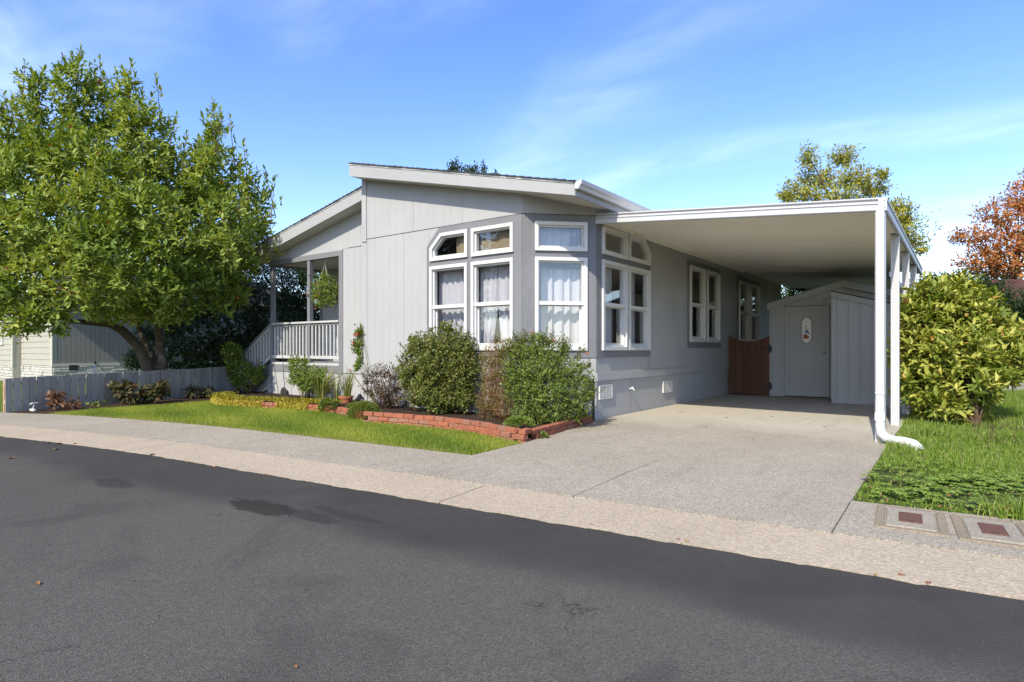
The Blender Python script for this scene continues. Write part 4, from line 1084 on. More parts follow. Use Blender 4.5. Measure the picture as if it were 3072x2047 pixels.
wd = window(Frame((0, YW - .245, 0), (1, 0, 0), (0, -1, 0)), rect(-25.2, -23.75, 1.33, 2.7), nb, .09, 2.0, n=.02)
MB().prism(FN.poly(rect(-.64, -.38, .46, .64), .021), FN.n * .01).build('foundation_vent', 'dark', nb)
def stones(u0, u1, z0, z1, put):
    z = z0
    while z < z1 - .03:
        h = min(random.uniform(.075, .125), z1 - z); u = u0
        while u < u1 - .02:
            l = min(random.uniform(.22, .55), u1 - u); d = random.uniform(.012, .04); j = lambda: random.uniform(-.012, .012)
            put([(u + .008, z + .008), (u + l - .008, z + .008 + j() * .5), (u + l - .008 + j(), z + h - .006), (u + .008 + j(), z + h - .006 + j() * .5)], d); u += l
        z += h
stones(-22.6, XW, .08, .61, lambda q, d: MB().prism([(u, YW, z) for u, z in q], (0, -d, 0)).build('stone', 'stone', nb, bevel=.006))
stones(-25.4, -22.62, .08, .55, lambda q, d: MB().prism([(u, YW - .245, z) for u, z in q], (0, -d, 0)).build('stone', 'stone', nb, bevel=.006))
stones(YW, 2.6, .12, .60, lambda q, d: MB().prism(FN.poly(q, -.011), FN.n * d).build('stone', 'stone', nb, bevel=.006))
MB().prism([(-27, YW - .6, 3.0), (XW + .4, YW - .6, 3.0), (XW + .4, 9.4, 3.0), (-27, 9.4, 3.0)], (0, 0, .12)).build('eave', 'nb_trim', nb)
MB().add([(-27, YW - .6, 3.12), (XW + .4, YW - .6, 3.12), (XW + .4, 9.4, 3.12), (-27, 9.4, 3.12), (-23, 1, 4.6), (-23, 7.5, 4.6)], [(0, 1, 4), (1, 2, 5, 4), (2, 3, 5), (3, 0, 4, 5)]).build('roof', 'shingle', nb)
hs = MB(); hs.tube([(XW + .02, .10, .72), (XW + .09, .10, .74), (XW + .1, .10, .66)], .03); hs.build('hose_tap', 'black', nb)
tag(MB().tube([(XW + .1, .10, .66), (XW + .12, .06, .5), (XW + .10, .09, .3), (XW + .14, .0, .1), (XW + .3, -.1, .01)], .014, 6).build('garden_hose', 'blue_hose', None, origin=(XW + .1, .1, 0)), 'blue hose hanging from the tap on the neighbour house', 'hose')

# ------------------------------------------------------------------ far right: fence and house
rf_ = thing('board_fence', 'grey plank fence topped with orange cedar boards beyond the bright shrub', 'fence', (7.9, 12.6, 0))
def P(px, py, Y):                           # a world point from bearing and distance
    X = (px - 1536) / 1808 * Y; z = 1.2 - (py - 1046) / 1808 * Y
    return Vector((X * .8006 - Y * .5992 + 4.875, X * .5992 + Y * .8006 - 7.966, z))
a0, a1 = P(2960, 1046, 17.5), P(3500, 1046, 16.5); dd = (a1 - a0); L = dd.length; dd.normalize(); nn = Vector((-dd.y, dd.x, 0))
s = 0
while s < L:
    p = a0 + dd * s; q = a0 + dd * (s + .175)
    MB().prism([(p.x, p.y, 0), (q.x, q.y, 0), (q.x, q.y, 1.40), (p.x, p.y, 1.40 + random.uniform(-.01, .01))], nn * .02).build('plank', 'grey_plank', rf_)
    s += .185
s = 0
while s < L:
    p = a0 + dd * s; q = a0 + dd * (s + .15)
    MB().prism([(p.x, p.y, 1.42), (q.x, q.y, 1.42), (q.x, q.y, 1.64), (p.x, p.y, 1.64)], nn * .03).build('cedar_board', 'cedar', rf_)
    s += .16
MB().prism([tuple(a0 - nn * .02 + Vector((0, 0, 1.65 - a0.z))), tuple(a1 - nn * .02 + Vector((0, 0, 1.65 - a1.z))), tuple(a1 + nn * .06 + Vector((0, 0, 1.65 - a1.z))), tuple(a0 + nn * .06 + Vector((0, 0, 1.65 - a0.z)))], (0, 0, .035)).build('top_rail', 'cedar', rf_)

fh = thing('far_house', 'distant house with a red-brown shingle roof behind the dark hedge', 'house', tuple(P(3100, 1090, 27)))
r0, r1, r2, r3 = P(2940, 838, 27), P(3600, 838, 27), P(3600, 892, 23), P(2880, 892, 23)
r0.z = r1.z; r3.z = r2.z
MB().add([r0, r1, r2, r3], [(0, 1, 2, 3)]).prism([r0, r1, r2, r3], (0, 0, -.12)).build('roof', 'brown_roof', fh)
w0, w1 = P(2960, 1046, 23.6), P(3600, 1046, 23.6)
MB().prism([(w0.x, w0.y, 0), (w1.x, w1.y, 0), (w1.x, w1.y, r2.z - .05), (w0.x, w0.y, r2.z - .05)], (.2, .3, 0)).build('wall', 'nb_siding', fh)

# ------------------------------------------------------------------ water meter boxes
def meter(cx, cy, rot, label):
    t = thing('meter_box', label, 'meter box', (cx, cy, 0), 'water meter boxes beside the driveway'); t.rotation_euler.z = rot
    def bx(name, x, y, z, mat, par, bv=.008):
        m = MB().box(-x, x, -y, y, z - .04, z); o = m.build(name, mat, None, bevel=bv); o.parent = par; return o
    m = MB(); o4 = [(-.205, -.325), (.205, -.325), (.205, .325), (-.205, .325)]; i4 = [(-.150, -.268), (.150, -.268), (.150, .268), (-.150, .268)]
    m.ring([(x, y, -.02) for x, y in o4], [(x, y, -.02) for x, y in i4], (0, 0, .050)); o = m.build('collar', 'collar', None, bevel=.006); o.parent = t
    l = bx('lid', .143, .260, .034, 'lid', t)
    bx('reading_plate', .068, .135, .040, 'rust', l, .004)
    m = MB(); m.box(-.02, .02, -.105, -.090, .040, .0415); o = m.build('pull_slot', 'dark', None); o.parent = l
meter(4.585, -3.00, R(4), 'concrete meter box with rusty plate next to the driveway edge')
meter(5.03, -3.00, R(5), 'concrete meter box with rusty plate at the right picture edge')

# ------------------------------------------------------------------ brick edging
be = thing('brick_edging', 'low red brick edging round the flower bed in front of the house', 'edging', (-2.0, -1.5, 0))
brick_me = []
for v in range(5):
    mb = MB(); mb.box(-.0985, .0985, -.048, .048, 0, .062); o = mb.build('brick', 'brick', None, bevel=.006)
    me = o.data
    for vt in me.vertices: vt.co += Vector((random.uniform(-.004, .004), random.uniform(-.003, .003), random.uniform(-.003, .003)))
    brick_me.append(me); bpy.data.objects.remove(o)
def lay(path, courses, z0=0.0, batter=0.0):
    P_ = smooth_curve(path, 10) if len(path) > 2 else path
    seg = [math.dist(a, b) for a, b in zip(P_, P_[1:])]; tot = sum(seg)
    def at(s):
        for (a, b), l in zip(zip(P_, P_[1:]), seg):
            if s <= l or l == seg[-1] and (a, b) == (P_[-2], P_[-1]): f = s / l; return Vector((a[0] + (b[0] - a[0]) * f, a[1] + (b[1] - a[1]) * f)), math.atan2(b[1] - a[1], b[0] - a[0])
            s -= l
    for c in range(courses):
        s = .10 + (.10 if c % 2 else 0)
        while s < tot - .06:
            p, a = at(s)
            o = bpy.data.objects.new('brick', random.choice(brick_me)); COL.objects.link(o); o.parent = be
            o.location = Vector((p.x + random.uniform(-.006, .006), p.y + batter * c + random.uniform(-.008, .008), z0 + c * .066 + random.uniform(-.003, .003))) - WLOC[be.name]
            o.rotation_euler = (random.uniform(-.02, .02), random.uniform(-.015, .015), a + random.uniform(-.035, .035))
            s += .203
lay([(.30, -1.765), (-.02, -1.66), (-.40, -1.54), (-.95, -1.43), (-1.5, -1.40), (-2.05, -1.45), (-2.85, -1.58)], 3, -.015, .008)
lay([(.385, -1.56), (.32, -1.0), (.20, -.3), (.08, .58)], 3, -.045)
for c, (x, y, a) in enumerate(((.395, -1.71, 1.75), (.36, -1.765, -.05), (.40, -1.70, 1.75))):
    o = bpy.data.objects.new('brick', random.choice(brick_me)); COL.objects.link(o); o.parent = be
    o.location = Vector((x, y, -.018 + c * .066)) - WLOC[be.name]; o.rotation_euler = (0.01, -.01, a)
lay([(-3.15, -1.36), (-3.7, -1.20), (-4.3, -1.02)], 2, .01)
lay([(-4.38, -1.02), (-5.0, -.97), (-5.7, -1.1), (-6.5, -1.34), (-7.4, -1.53), (-8.2, -1.32)], 2, .0)
# ------------------------------------------------------------------ trees
def branchy(parent, name, mat, base, targets, r0, n=7, sag=0.15):
    """limbs from base to every target, tapering"""
    mb = MB()
    for tg in targets:
        b = Vector(base); t = Vector(tg); mid = b.lerp(t, .5) + Vector((random.uniform(-.2, .2), random.uniform(-.2, .2), sag * (t - b).length))
        pts = [b.lerp(mid, s).lerp(mid.lerp(t, s), s) for s in (0, .2, .4, .6, .8, 1)]
        mb.tube(pts, [r0 * (1 - .85 * s) for s in (0, .2, .4, .6, .8, 1)], n)
    return mb.build(name, mat, parent, smooth=True)

def tree_crown(parent, clumps, per, mat, L, W, m, span, up=.6, inner=.62, hi=True, tint_shift=None, spread=(.55, 1.25), name='crown', zmin=None, droop=.15):
    Pp, Dd = clump_shoots(clumps, per, up, inner, zmin=zmin)
    V, F, T = whorls(Pp, Dd, m, span, L, W, spread, hi=hi, droop=droop)
    return raw_mesh(name, V, F, mat, T, parent, tuple(_wl(parent)), 'stuff')

# magnolia-like tree, left
tb = P(470, 1128, 15.0); tb.z = 0
mg = thing('broadleaf_tree', 'large leafy green tree with forked trunk behind the low fence at left', 'tree', tuple(tb))
tk = MB()
tk.tube([P(462, 1150, 15), P(440, 1090, 14.9), P(413, 1037, 14.7), P(367, 991, 14.4), P(329, 973, 14.1), P(268, 968, 13.7), P(205, 962, 13.4), P(120, 930, 13.1)], [.17, .135, .115, .098, .08, .06, .045, .03], 12)
tk.tube([P(492, 1150, 15.1), P(487, 1090, 15.1), P(480, 1040, 15.1), P(475, 950, 15.0), P(470, 850, 14.8), P(455, 700, 14.5), P(430, 500, 14.2)], [.125, .105, .097, .09, .08, .06, .03], 12)
tk.tube([P(470, 1110, 15.05), P(440, 1040, 15.3), P(420, 990, 15.4), P(405, 930, 15.4), P(360, 780, 15.2), P(300, 600, 15)], [.11, .09, .08, .07, .05, .03], 10)
tk.build('trunk', 'bark', mg, smooth=True)
cl = []
def C3(px, py, Y, r, rz=None, ry=None):
    if px < 900 and px > 480 and Y < 15: Y += (.75 if py > 700 else .35) * min(1, (px - 480) / 120)
    c = P(px, py, Y); s = Y / 1808; cl.append((c.x, c.y, c.z, r * s * .92, (ry or r) * s * .92, (rz or r) * s * .95))
for a in [(235, 270, 14.0, 72, 118), (300, 320, 14.4, 90, 100), (110, 330, 13.8, 55, 125), (150, 400, 14.2, 90, 110), (385, 330, 14.2, 52, 140), (420, 400, 13.9, 80, 110), (470, 420, 14.4, 60, 100), (505, 520, 14.2, 85, 110),
          (642, 430, 13.9, 40, 118), (655, 540, 13.8, 85, 120), (610, 480, 14.3, 40, 80), (590, 560, 14.2, 80, 90), (10, 420, 13.8, 90, 140), (-90, 460, 13.8, 110, 160), (230, 470, 13.5, 110, 130), (60, 540, 13.3, 120, 120), (330, 560, 13.3, 120, 120),
          (180, 650, 12.9, 130, 110), (440, 640, 13.1, 125, 110), (745, 600, 13.9, 62, 95), (780, 640, 14.1, 45, 80), (690, 660, 13.4, 100, 100), (40, 720, 12.8, 130, 110), (300, 740, 12.7, 140, 105), (530, 730, 12.9, 110, 100), (650, 770, 13.1, 110, 90), (740, 730, 13.6, 80, 90),
          (120, 830, 12.5, 120, 85), (250, 850, 12.5, 110, 75), (380, 830, 12.7, 110, 85), (480, 860, 13.0, 90, 70), (600, 850, 13.1, 90, 72), (690, 850, 13.4, 60, 60), (30, 890, 12.4, 90, 80), (-80, 800, 12.6, 140, 130), (-100, 650, 13.0, 140, 130),
          (150, 930, 12.4, 75, 45), (300, 905, 12.6, 70, 50), (100, 970, 12.4, 30, 35), (175, 975, 12.6, 28, 30), (660, 905, 13.2, 40, 40), (720, 880, 13.5, 40, 40),
          (300, 600, 15.6, 200, 230), (520, 640, 15.8, 170, 200), (100, 600, 15.5, 200, 230), (650, 700, 15.4, 130, 150), (400, 800, 15.6, 180, 130), (420, 915, 13.3, 85, 55), (525, 925, 13.2, 75, 48), (345, 925, 13.0, 70, 42), (60, 960, 12.4, 70, 45)]:
    C3(*a)
Pp, Dd = clump_shoots(cl, 24, .75, .70)
tb_ = np.clip(.48 + .24 * np.sin(Pp[:, 0] * 2.3 + 1.2 * np.sin(Pp[:, 2] * 1.9)) + .16 * np.sin(Pp[:, 2] * 3.1 + Pp[:, 1] * 2) + rng.normal(size=len(Pp)) * .16, 0, 1)
V1 = whorls(Pp, Dd, 9, .30, .155, .062, (.45, 1.25), droop=.18, tintbase=tb_)
# thin upright leaders breaking the outline
sp = []; 
for px, py, Y in [(243, 140, 14), (215, 160, 14), (190, 172, 14), (300, 178, 14.3), (75, 186, 13.8), (52, 210, 13.8), (128, 208, 13.9), (352, 226, 14.2), (395, 182, 14.2), (470, 232, 14.3), (12, 282, 13.8), (425, 300, 14), (530, 345, 14.2), (560, 400, 14.2), (640, 308, 13.9), (662, 330, 13.9), (690, 350, 13.9), (605, 425, 14.2), (730, 432, 13.9), (795, 510, 14), (825, 530, 14), (742, 495, 13.9), (815, 690, 14.1), (-30, 300, 13.8)]:
    t = P(px, py, Y)
    for j in range(6): sp.append((t.x + random.uniform(-.03, .03) * j, t.y + random.uniform(-.05, .05) * j, t.z - .16 * j))
sp = np.array(sp); V2 = whorls(sp, unit(np.array([0, 0, 1.]) + rng.normal(size=sp.shape) * .12), 6, .16, .14, .055, (.35, .95), droop=.1)
V, F, T = join([V1, V2])
raw_mesh('crown', V, F, 'l_magnolia', T, mg, tuple(tb), 'stuff')
branchy(mg, 'branch', 'bark', P(470, 900, 14.9), [P(*q) for q in [(240, 300, 14.1), (390, 330, 14.2), (640, 450, 13.9), (740, 620, 13.9), (560, 560, 14.2), (120, 480, 13.9), (600, 800, 13.3), (350, 650, 13.3)]], .06)
mb = MB()
for j in range(0, len(sp), 6): mb.tube([tuple(sp[j]), tuple(sp[min(j + 5, len(sp) - 1)] + np.array([0, 0, -.3]))], [.005, .012], 5)
mb.build('leader', 'twig', mg)

def far(cl_, Y): return [(P(px, py, Y + dy).x, P(px, py, Y + dy).y, P(px, py, Y + dy).z, r * Y / 1808, r * Y / 1808, rz * Y / 1808) for px, py, dy, r, rz in cl_]
# dark hedge between the houses, behind the fence and the porch
def mass(name, label, cat, base, clumps, per, mat, L, W, m=6, span=.2, hi=False, stem=None, group=None, up=.4, tw='twig', inner=.7, droop=.15, spread=(.55, 1.25)):
    t = thing(name, label, cat, base, group)
    tree_crown(t, clumps, per, mat, L, W, m, span, up, inner, hi, spread=spread, name='foliage' if 'tree' not in name else 'crown', droop=droop)
    if stem: branchy(t, 'stem' if 'tree' not in name else 'trunk', tw, base, [c[:3] for c in clumps][:stem[0]], stem[1])
    return t
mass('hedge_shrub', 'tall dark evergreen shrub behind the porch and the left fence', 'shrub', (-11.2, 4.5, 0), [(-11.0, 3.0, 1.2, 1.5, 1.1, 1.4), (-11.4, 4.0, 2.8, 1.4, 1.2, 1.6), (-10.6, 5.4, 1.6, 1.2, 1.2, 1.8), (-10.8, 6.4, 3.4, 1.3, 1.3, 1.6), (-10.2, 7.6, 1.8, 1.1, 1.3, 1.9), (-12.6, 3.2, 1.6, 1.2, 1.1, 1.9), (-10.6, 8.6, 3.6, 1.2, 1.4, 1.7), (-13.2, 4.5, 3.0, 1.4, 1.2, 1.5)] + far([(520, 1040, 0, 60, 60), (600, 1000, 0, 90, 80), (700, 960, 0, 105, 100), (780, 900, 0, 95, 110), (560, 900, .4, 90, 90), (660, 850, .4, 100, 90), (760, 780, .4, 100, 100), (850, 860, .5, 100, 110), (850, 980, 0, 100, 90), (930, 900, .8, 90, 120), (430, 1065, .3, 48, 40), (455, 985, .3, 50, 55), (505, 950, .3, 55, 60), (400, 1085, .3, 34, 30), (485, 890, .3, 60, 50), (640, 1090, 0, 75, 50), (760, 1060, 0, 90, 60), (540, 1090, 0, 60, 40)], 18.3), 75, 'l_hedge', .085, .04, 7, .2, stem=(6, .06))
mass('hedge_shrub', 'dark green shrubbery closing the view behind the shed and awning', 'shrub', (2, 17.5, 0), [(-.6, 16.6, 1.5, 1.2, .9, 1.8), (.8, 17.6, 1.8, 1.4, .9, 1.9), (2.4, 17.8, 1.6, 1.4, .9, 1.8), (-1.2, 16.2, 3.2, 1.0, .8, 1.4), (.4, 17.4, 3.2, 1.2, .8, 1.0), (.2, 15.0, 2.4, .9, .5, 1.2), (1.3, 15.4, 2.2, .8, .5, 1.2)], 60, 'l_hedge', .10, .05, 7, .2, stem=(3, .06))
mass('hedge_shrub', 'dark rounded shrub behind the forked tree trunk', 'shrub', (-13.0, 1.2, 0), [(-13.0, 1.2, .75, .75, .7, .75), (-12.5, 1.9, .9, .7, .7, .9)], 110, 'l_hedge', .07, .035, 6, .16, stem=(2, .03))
mass('garden_shrub', 'sunlit reddish-gold shrub seen through the porch', 'shrub', (-9.55, 3.9, 0), [(-9.55, 3.9, 2.7, .30, .45, .45), (-9.6, 4.3, 2.3, .3, .5, .5), (-9.6, 4.0, 1.2, .35, .5, .9)], 120, 'l_yellow', .06, .03, 6, .15, stem=(3, .03))
mass('young_shrub', 'wispy light green sapling beside the neighbour house', 'shrub', (-13.6, -.5, 0), [(-13.75, -.5, 1.15, .10, .12, .35), (-13.55, -.45, .8, .13, .15, .25), (-13.4, -.4, .6, .16, .16, .25)], 120, 'l_fresh', .07, .025, 6, .15, stem=(2, .012))

# trees in the distance
yt = P(2520, 1100, 29); yt.z = 0
c_ = far([(2425, 470, 0, 34, 40), (2530, 465, 1, 50, 32), (2450, 530, 1, 60, 40), (2560, 530, 0, 60, 42), (2390, 575, 0, 55, 38), (2500, 590, 0, 80, 40), (2620, 560, 1, 55, 40), (2650, 515, 0, 26, 16), (2690, 620, 0, 50, 28), (2720, 655, 0, 30, 24), (2740, 720, 1, 40, 28), (2765, 745, 0, 26, 18), (2360, 585, 1, 30, 22), (2600, 690, 1, 150, 80), (2420, 700, 0, 120, 80)], 29)
yl = thing('autumn_tree', 'sparse yellow-green autumn tree rising behind the carport roof', 'tree', tuple(yt))
tree_crown(yl, c_, 20, 'l_yellow', .17, .075, 7, .5, .5, .55, False, spread=(.5, 1.3))
branchy(yl, 'trunk', 'twig', tuple(yt), [tuple(P(2540, 640, 29))], .22)
branchy(yl, 'branch', 'twig', tuple(P(2540, 700, 29)), [c[:3] for c in c_], .07, 6)
rt = P(3010, 1100, 38); rt.z = 0
c_ = far([(3060, 590, 0, 50, 55), (2985, 640, 0, 60, 50), (3080, 680, 0, 90, 60), (2920, 710, 0, 62, 32), (2880, 700, 0, 30, 16), (3000, 740, 0, 80, 50), (2930, 780, 0, 60, 40), (3060, 790, 0, 90, 50), (2960, 815, 1, 60, 30), (3150, 600, 0, 100, 100), (3170, 760, 0, 110, 90), (3110, 520, 0, 40, 40)], 38)
rd = thing('maple_tree', 'rust-red autumn maple at the right edge behind the brown roof', 'tree', tuple(rt))
tree_crown(rd, c_, 9, 'l_red', .20, .11, 7, .5, .4, .55, False, spread=(.5, 1.4))
branchy(rd, 'trunk', 'bark', tuple(rt), [tuple(P(3040, 760, 38))], .3)
branchy(rd, 'branch', 'twig', tuple(P(3040, 860, 38)), [c[:3] for c in c_], .09, 6)
st_ = P(1395, 1100, 27); st_.z = 0
c_ = far([(1365, 497, 0, 22, 22), (1350, 505, 0, 20, 12), (1415, 505, 0, 20, 14), (1452, 497, 0, 10, 20), (1400, 540, 0, 70, 40), (1487, 515, 0, 5, 8), (1400, 620, 0, 90, 70)], 27)
smt = thing('slender_tree', 'dark leafy treetop just showing above the house roof', 'tree', tuple(st_))
tree_crown(smt, c_, 26, 'l_tree_dark', .14, .07, 7, .3, .8, .55, False)
branchy(smt, 'trunk', 'twig', tuple(st_), [c[:3] for c in c_[:5]], .12, 6)
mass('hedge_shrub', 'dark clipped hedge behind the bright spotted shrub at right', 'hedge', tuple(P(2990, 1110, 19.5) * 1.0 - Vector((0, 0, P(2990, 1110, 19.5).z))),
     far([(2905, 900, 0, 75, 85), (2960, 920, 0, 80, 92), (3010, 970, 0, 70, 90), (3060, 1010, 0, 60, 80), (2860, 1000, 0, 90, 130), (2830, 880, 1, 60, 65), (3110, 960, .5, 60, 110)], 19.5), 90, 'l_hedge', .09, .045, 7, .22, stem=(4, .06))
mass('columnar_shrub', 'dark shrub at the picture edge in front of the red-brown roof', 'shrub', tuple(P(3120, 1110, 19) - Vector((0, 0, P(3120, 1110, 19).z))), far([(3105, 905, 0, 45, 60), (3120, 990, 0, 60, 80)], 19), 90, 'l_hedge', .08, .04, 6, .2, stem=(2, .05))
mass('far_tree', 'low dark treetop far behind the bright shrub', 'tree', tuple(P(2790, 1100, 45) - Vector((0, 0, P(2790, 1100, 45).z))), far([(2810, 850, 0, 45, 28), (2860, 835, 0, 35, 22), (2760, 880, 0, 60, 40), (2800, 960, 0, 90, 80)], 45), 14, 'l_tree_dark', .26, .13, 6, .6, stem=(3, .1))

# trees across the street: they stand behind the camera and show in the window panes
for x, y, h, lab in ((-17, -25, 13, 'tall tree across the street, nearest of the row'), (-25, -23, 12, 'broad tree across the street, middle of the row'), (-34, -24, 14, 'dark tree across the street, farthest of the row')):
    t = thing('street_tree', lab, 'tree', (x, y, 0), 'trees across the street')
    tree_crown(t, [(x, y, h * .62, 3.4, 3.4, h * .34), (x + 2, y + 1, h * .45, 2.8, 2.8, 3), (x - 2.2, y, h * .5, 2.8, 2.6, 3.2), (x, y + 1.5, h * .8, 2.2, 2.2, 2.6)], 7, 'l_tree_dark', .45, .24, 6, .8, .5, .6, False)
    MB().tube([(x, y, 0), (x + .1, y, h * .3), (x, y, h * .7)], [.35, .28, .12], 9).build('trunk', 'bark', t, smooth=True)
# distant belt of trees that closes the horizon
dc = []
for k in range(120):
    a = R(-25 + k * 230 / 120) + random.uniform(-.02, .02); rr_ = random.uniform(85, 120); h = random.uniform(5, 9)
    dc.append((rr_ * math.cos(a), 20 + rr_ * math.sin(a), h * .5, random.uniform(3, 6), random.uniform(3, 6), h * .55))
Pp, Dd = clump_shoots(dc, .8, .5, .6, zmin=0)
V, F, T = whorls(Pp, Dd, 5, 1.2, .95, .5, (.5, 1.3), hi=False)
tag(raw_mesh('distant_trees', V, F, 'l_tree_dark', T, kind='stuff'), 'belt of distant trees along the horizon', 'trees')
# ------------------------------------------------------------------ gold-spotted shrub on the right
gs = thing('spotted_shrub', 'big shrub with large yellow-spotted leaves beside the carport posts', 'shrub', (5.05, 3.7, 0))
cl = []
for a in [(2800, 905, 10.2, 85, 75), (2760, 960, 10.0, 75, 80), (2880, 960, 10.1, 95, 85), (2970, 990, 10.2, 75, 60), (2760, 1060, 9.9, 85, 85), (2870, 1060, 9.7, 110, 90), (2990, 1060, 9.9, 95, 70), (3050, 1010, 10.3, 45, 40), (2760, 1150, 9.8, 75, 65), (2880, 1140, 9.6, 110, 70), (3000, 1105, 9.8, 80, 50), (2830, 1205, 9.6, 85, 55), (2930, 1180, 9.7, 70, 45), (2860, 860, 10.3, 60, 40), (3050, 1075, 10, 45, 40),
          (2890, 1240, 9.9, 75, 38), (2800, 1235, 9.9, 55, 35), (2870, 1050, 11.0, 160, 160), (2870, 930, 11.0, 120, 90)]: C3(*a)
Pp, Dd = clump_shoots(cl, 62, .75, .70)
n_ = len(Pp); m = 7
V, F, T = whorls(Pp, Dd, m, .14, .150, .058, (.5, 1.15), droop=.22, fold=.14)
lv = V.reshape(-1, 7, 3); cen = lv.mean(1); camp = np.array(cam.location)
order = np.argsort(np.linalg.norm(cen - camp, axis=1)); big = order[:300]; rest = order[300:]
fr_ = (T_HI[None] + (np.arange(len(rest)) * 7)[:, None, None]).reshape(-1, 3)
raw_mesh('foliage', lv[rest].reshape(-1, 3), fr_, 'l_gold', T.reshape(-1, 7)[rest].ravel(), gs, tuple(_wl(gs)), 'stuff')
for i in big: raw_mesh('leaf', lv[i], T_HI, 'l_gold', T.reshape(-1, 7)[i], gs, tuple(lv[i][0]))
branchy(gs, 'stem', 'twig', (5.05, 3.7, 0), [(c[0], c[1] + .35, c[2]) for c in cl[:11]], .022, 6, .05)

# ------------------------------------------------------------------ shrubs and flowers in the bed
def at(px, py, y):                           # point on the vertical plane y (parallel to the front)
    X = (px - 1536) / 1808; c = X * .5992 + .8006; Y = (y + 7.966) / c
    return P(px, py, Y)
def bushc(lst): 
    out = []
    for px, py, y, r, rz in lst:
        c = at(px, py, y); s = (Vector((c.x, c.y)) - Vector((4.875, -7.966))).length / 1808 * 1.08
        out.append((c.x, c.y, c.z, r * s, r * s, rz * s))
    return out
def canes(parent, base, tips, r, mat='cane', name='cane', sag=.04, spread=.12):
    mb = MB()
    for t in tips:
        b = Vector(base) + Vector((random.uniform(-spread, spread), random.uniform(-spread, spread), 0)); t = Vector(t)
        m_ = b.lerp(t, .5) + Vector((random.uniform(-.05, .05), random.uniform(-.05, .05), sag))
        mb.tube([b, b.lerp(m_, .6), m_, m_.lerp(t, .6), t], [r, r * .85, r * .7, r * .5, r * .3], 5)
    return mb.build(name, mat, parent)

def sprigs(parent, clumps, n, mat, L, W, ln=.22):
    """loose shoots that stick out of a bush"""
    Pq, Dq = clump_shoots(clumps, 40, .9, .95); i = rng.permutation(len(Pq))[:n]; Pq, Dq = Pq[i], Dq[i]; k = 7
    l = rng.uniform(.3, 1, (len(Pq), 1)) * ln
    pos = np.concatenate([Pq + Dq * l * t for t in np.linspace(.1, 1, k)]); dd_ = np.tile(Dq, (k, 1))
    V_, F_, T_ = whorls(pos, dd_, 2, .015, L, W, (.6, 1.1), hi=False)
    raw_mesh('loose_shoots', V_, F_, mat, T_, parent, tuple(_wl(parent)), 'stuff')
    mb = MB()
    for p, d, q in zip(Pq, Dq, l): mb.tube([tuple(p - d * .12), tuple(p + d * q)], [.004, .002], 4)
    mb.build('shoot_stems', 'twig', parent, kind='stuff')
dk = thing('rose_bush', 'sparse dusky-leaved rose bush with bare canes at the bed corner', 'bush', (-3.68, -.40, .09))
c_ = bushc([(1110, 1130, -.35, 26, 22), (1140, 1112, -.4, 30, 22), (1175, 1120, -.35, 28, 24), (1120, 1165, -.4, 34, 26), (1160, 1165, -.45, 36, 30), (1195, 1150, -.35, 25, 26), (1150, 1200, -.42, 36, 24), (1180, 1195, -.4, 30, 22)])
tree_crown(dk, c_, 190, 'l_dusky', .042, .022, 5, .10, .8, .5, False, name='foliage')
canes(dk, (-3.68, -.40, .08), [c[:3] for c in c_ * 3], .009, 'twig', spread=.06)
b1 = thing('rose_bush', 'tall round rose bush below the two front windows', 'bush', (-2.42, -.25, .09))
c_ = bushc([(1270, 1045, -.3, 50, 45), (1330, 1025, -.3, 55, 42), (1390, 1045, -.25, 42, 50), (1250, 1095, -.35, 50, 45), (1320, 1090, -.45, 65, 55), (1395, 1095, -.35, 40, 48), (1245, 1140, -.35, 42, 36), (1300, 1155, -.45, 60, 48), (1370, 1150, -.4, 48, 46), (1270, 1190, -.4, 42, 30), (1330, 1200, -.45, 55, 36), (1390, 1190, -.4, 38, 34), (1215, 1120, -.35, 25, 22), (1240, 1030, -.3, 20, 24), (1345, 985, -.3, 20, 16)])
tree_crown(b1, c_, 215, 'l_rose', .058, .034, 6, .13, .5, .62, False, name='foliage')
canes(b1, (-2.45, -.3, .08), [c[:3] for c in c_ * 2], .013, 'twig', spread=.10)
sprigs(b1, c_, 80, 'l_rose', .052, .030)
dr_ = thing('dried_shrub', 'dry brown twiggy shrub between the two green bushes', 'bush', (-1.15, -.55, .09))
c_ = bushc([(1480, 1065, -.45, 36, 36), (1510, 1045, -.45, 35, 30), (1475, 1110, -.5, 36, 40), (1490, 1160, -.55, 44, 44), (1470, 1205, -.6, 44, 40), (1510, 1215, -.6, 42, 40), (1505, 1110, -.5, 32, 40)])
tree_crown(dr_, c_, 300, 'l_dry', .055, .008, 6, .2, 1.0, .5, False, name='foliage', spread=(.2, .8))
tree_crown(dr_, c_[:3] + c_[4:5], 120, 'l_rose', .032, .018, 5, .10, .6, .5, False, name='leaf_tuft')
canes(dr_, (-1.12, -.55, .08), [c[:3] for c in c_ * 7], .006, 'twig', spread=.15)
b2 = thing('green_bush', 'dense green rounded bush in front of the angled bay corner', 'bush', (-.45, -.35, .09))
c_ = bushc([(1560, 1045, -.3, 42, 36), (1610, 1035, -.2, 45, 32), (1660, 1060, -.1, 45, 34), (1560, 1100, -.45, 55, 50), (1630, 1100, -.4, 62, 52), (1700, 1110, -.15, 55, 42), (1745, 1135, .0, 38, 38), (1570, 1160, -.55, 60, 52), (1650, 1165, -.5, 68, 55), (1720, 1175, -.2, 58, 50), (1590, 1220, -.6, 62, 44), (1660, 1225, -.5, 62, 44), (1730, 1220, -.15, 45, 40), (1760, 1170, .1, 26, 36), (1620, 1010, -.25, 20, 16), (1690, 1040, -.1, 22, 20)])
tree_crown(b2, c_, 260, 'l_bush', .044, .024, 6, .11, .4, .68, False, name='foliage')
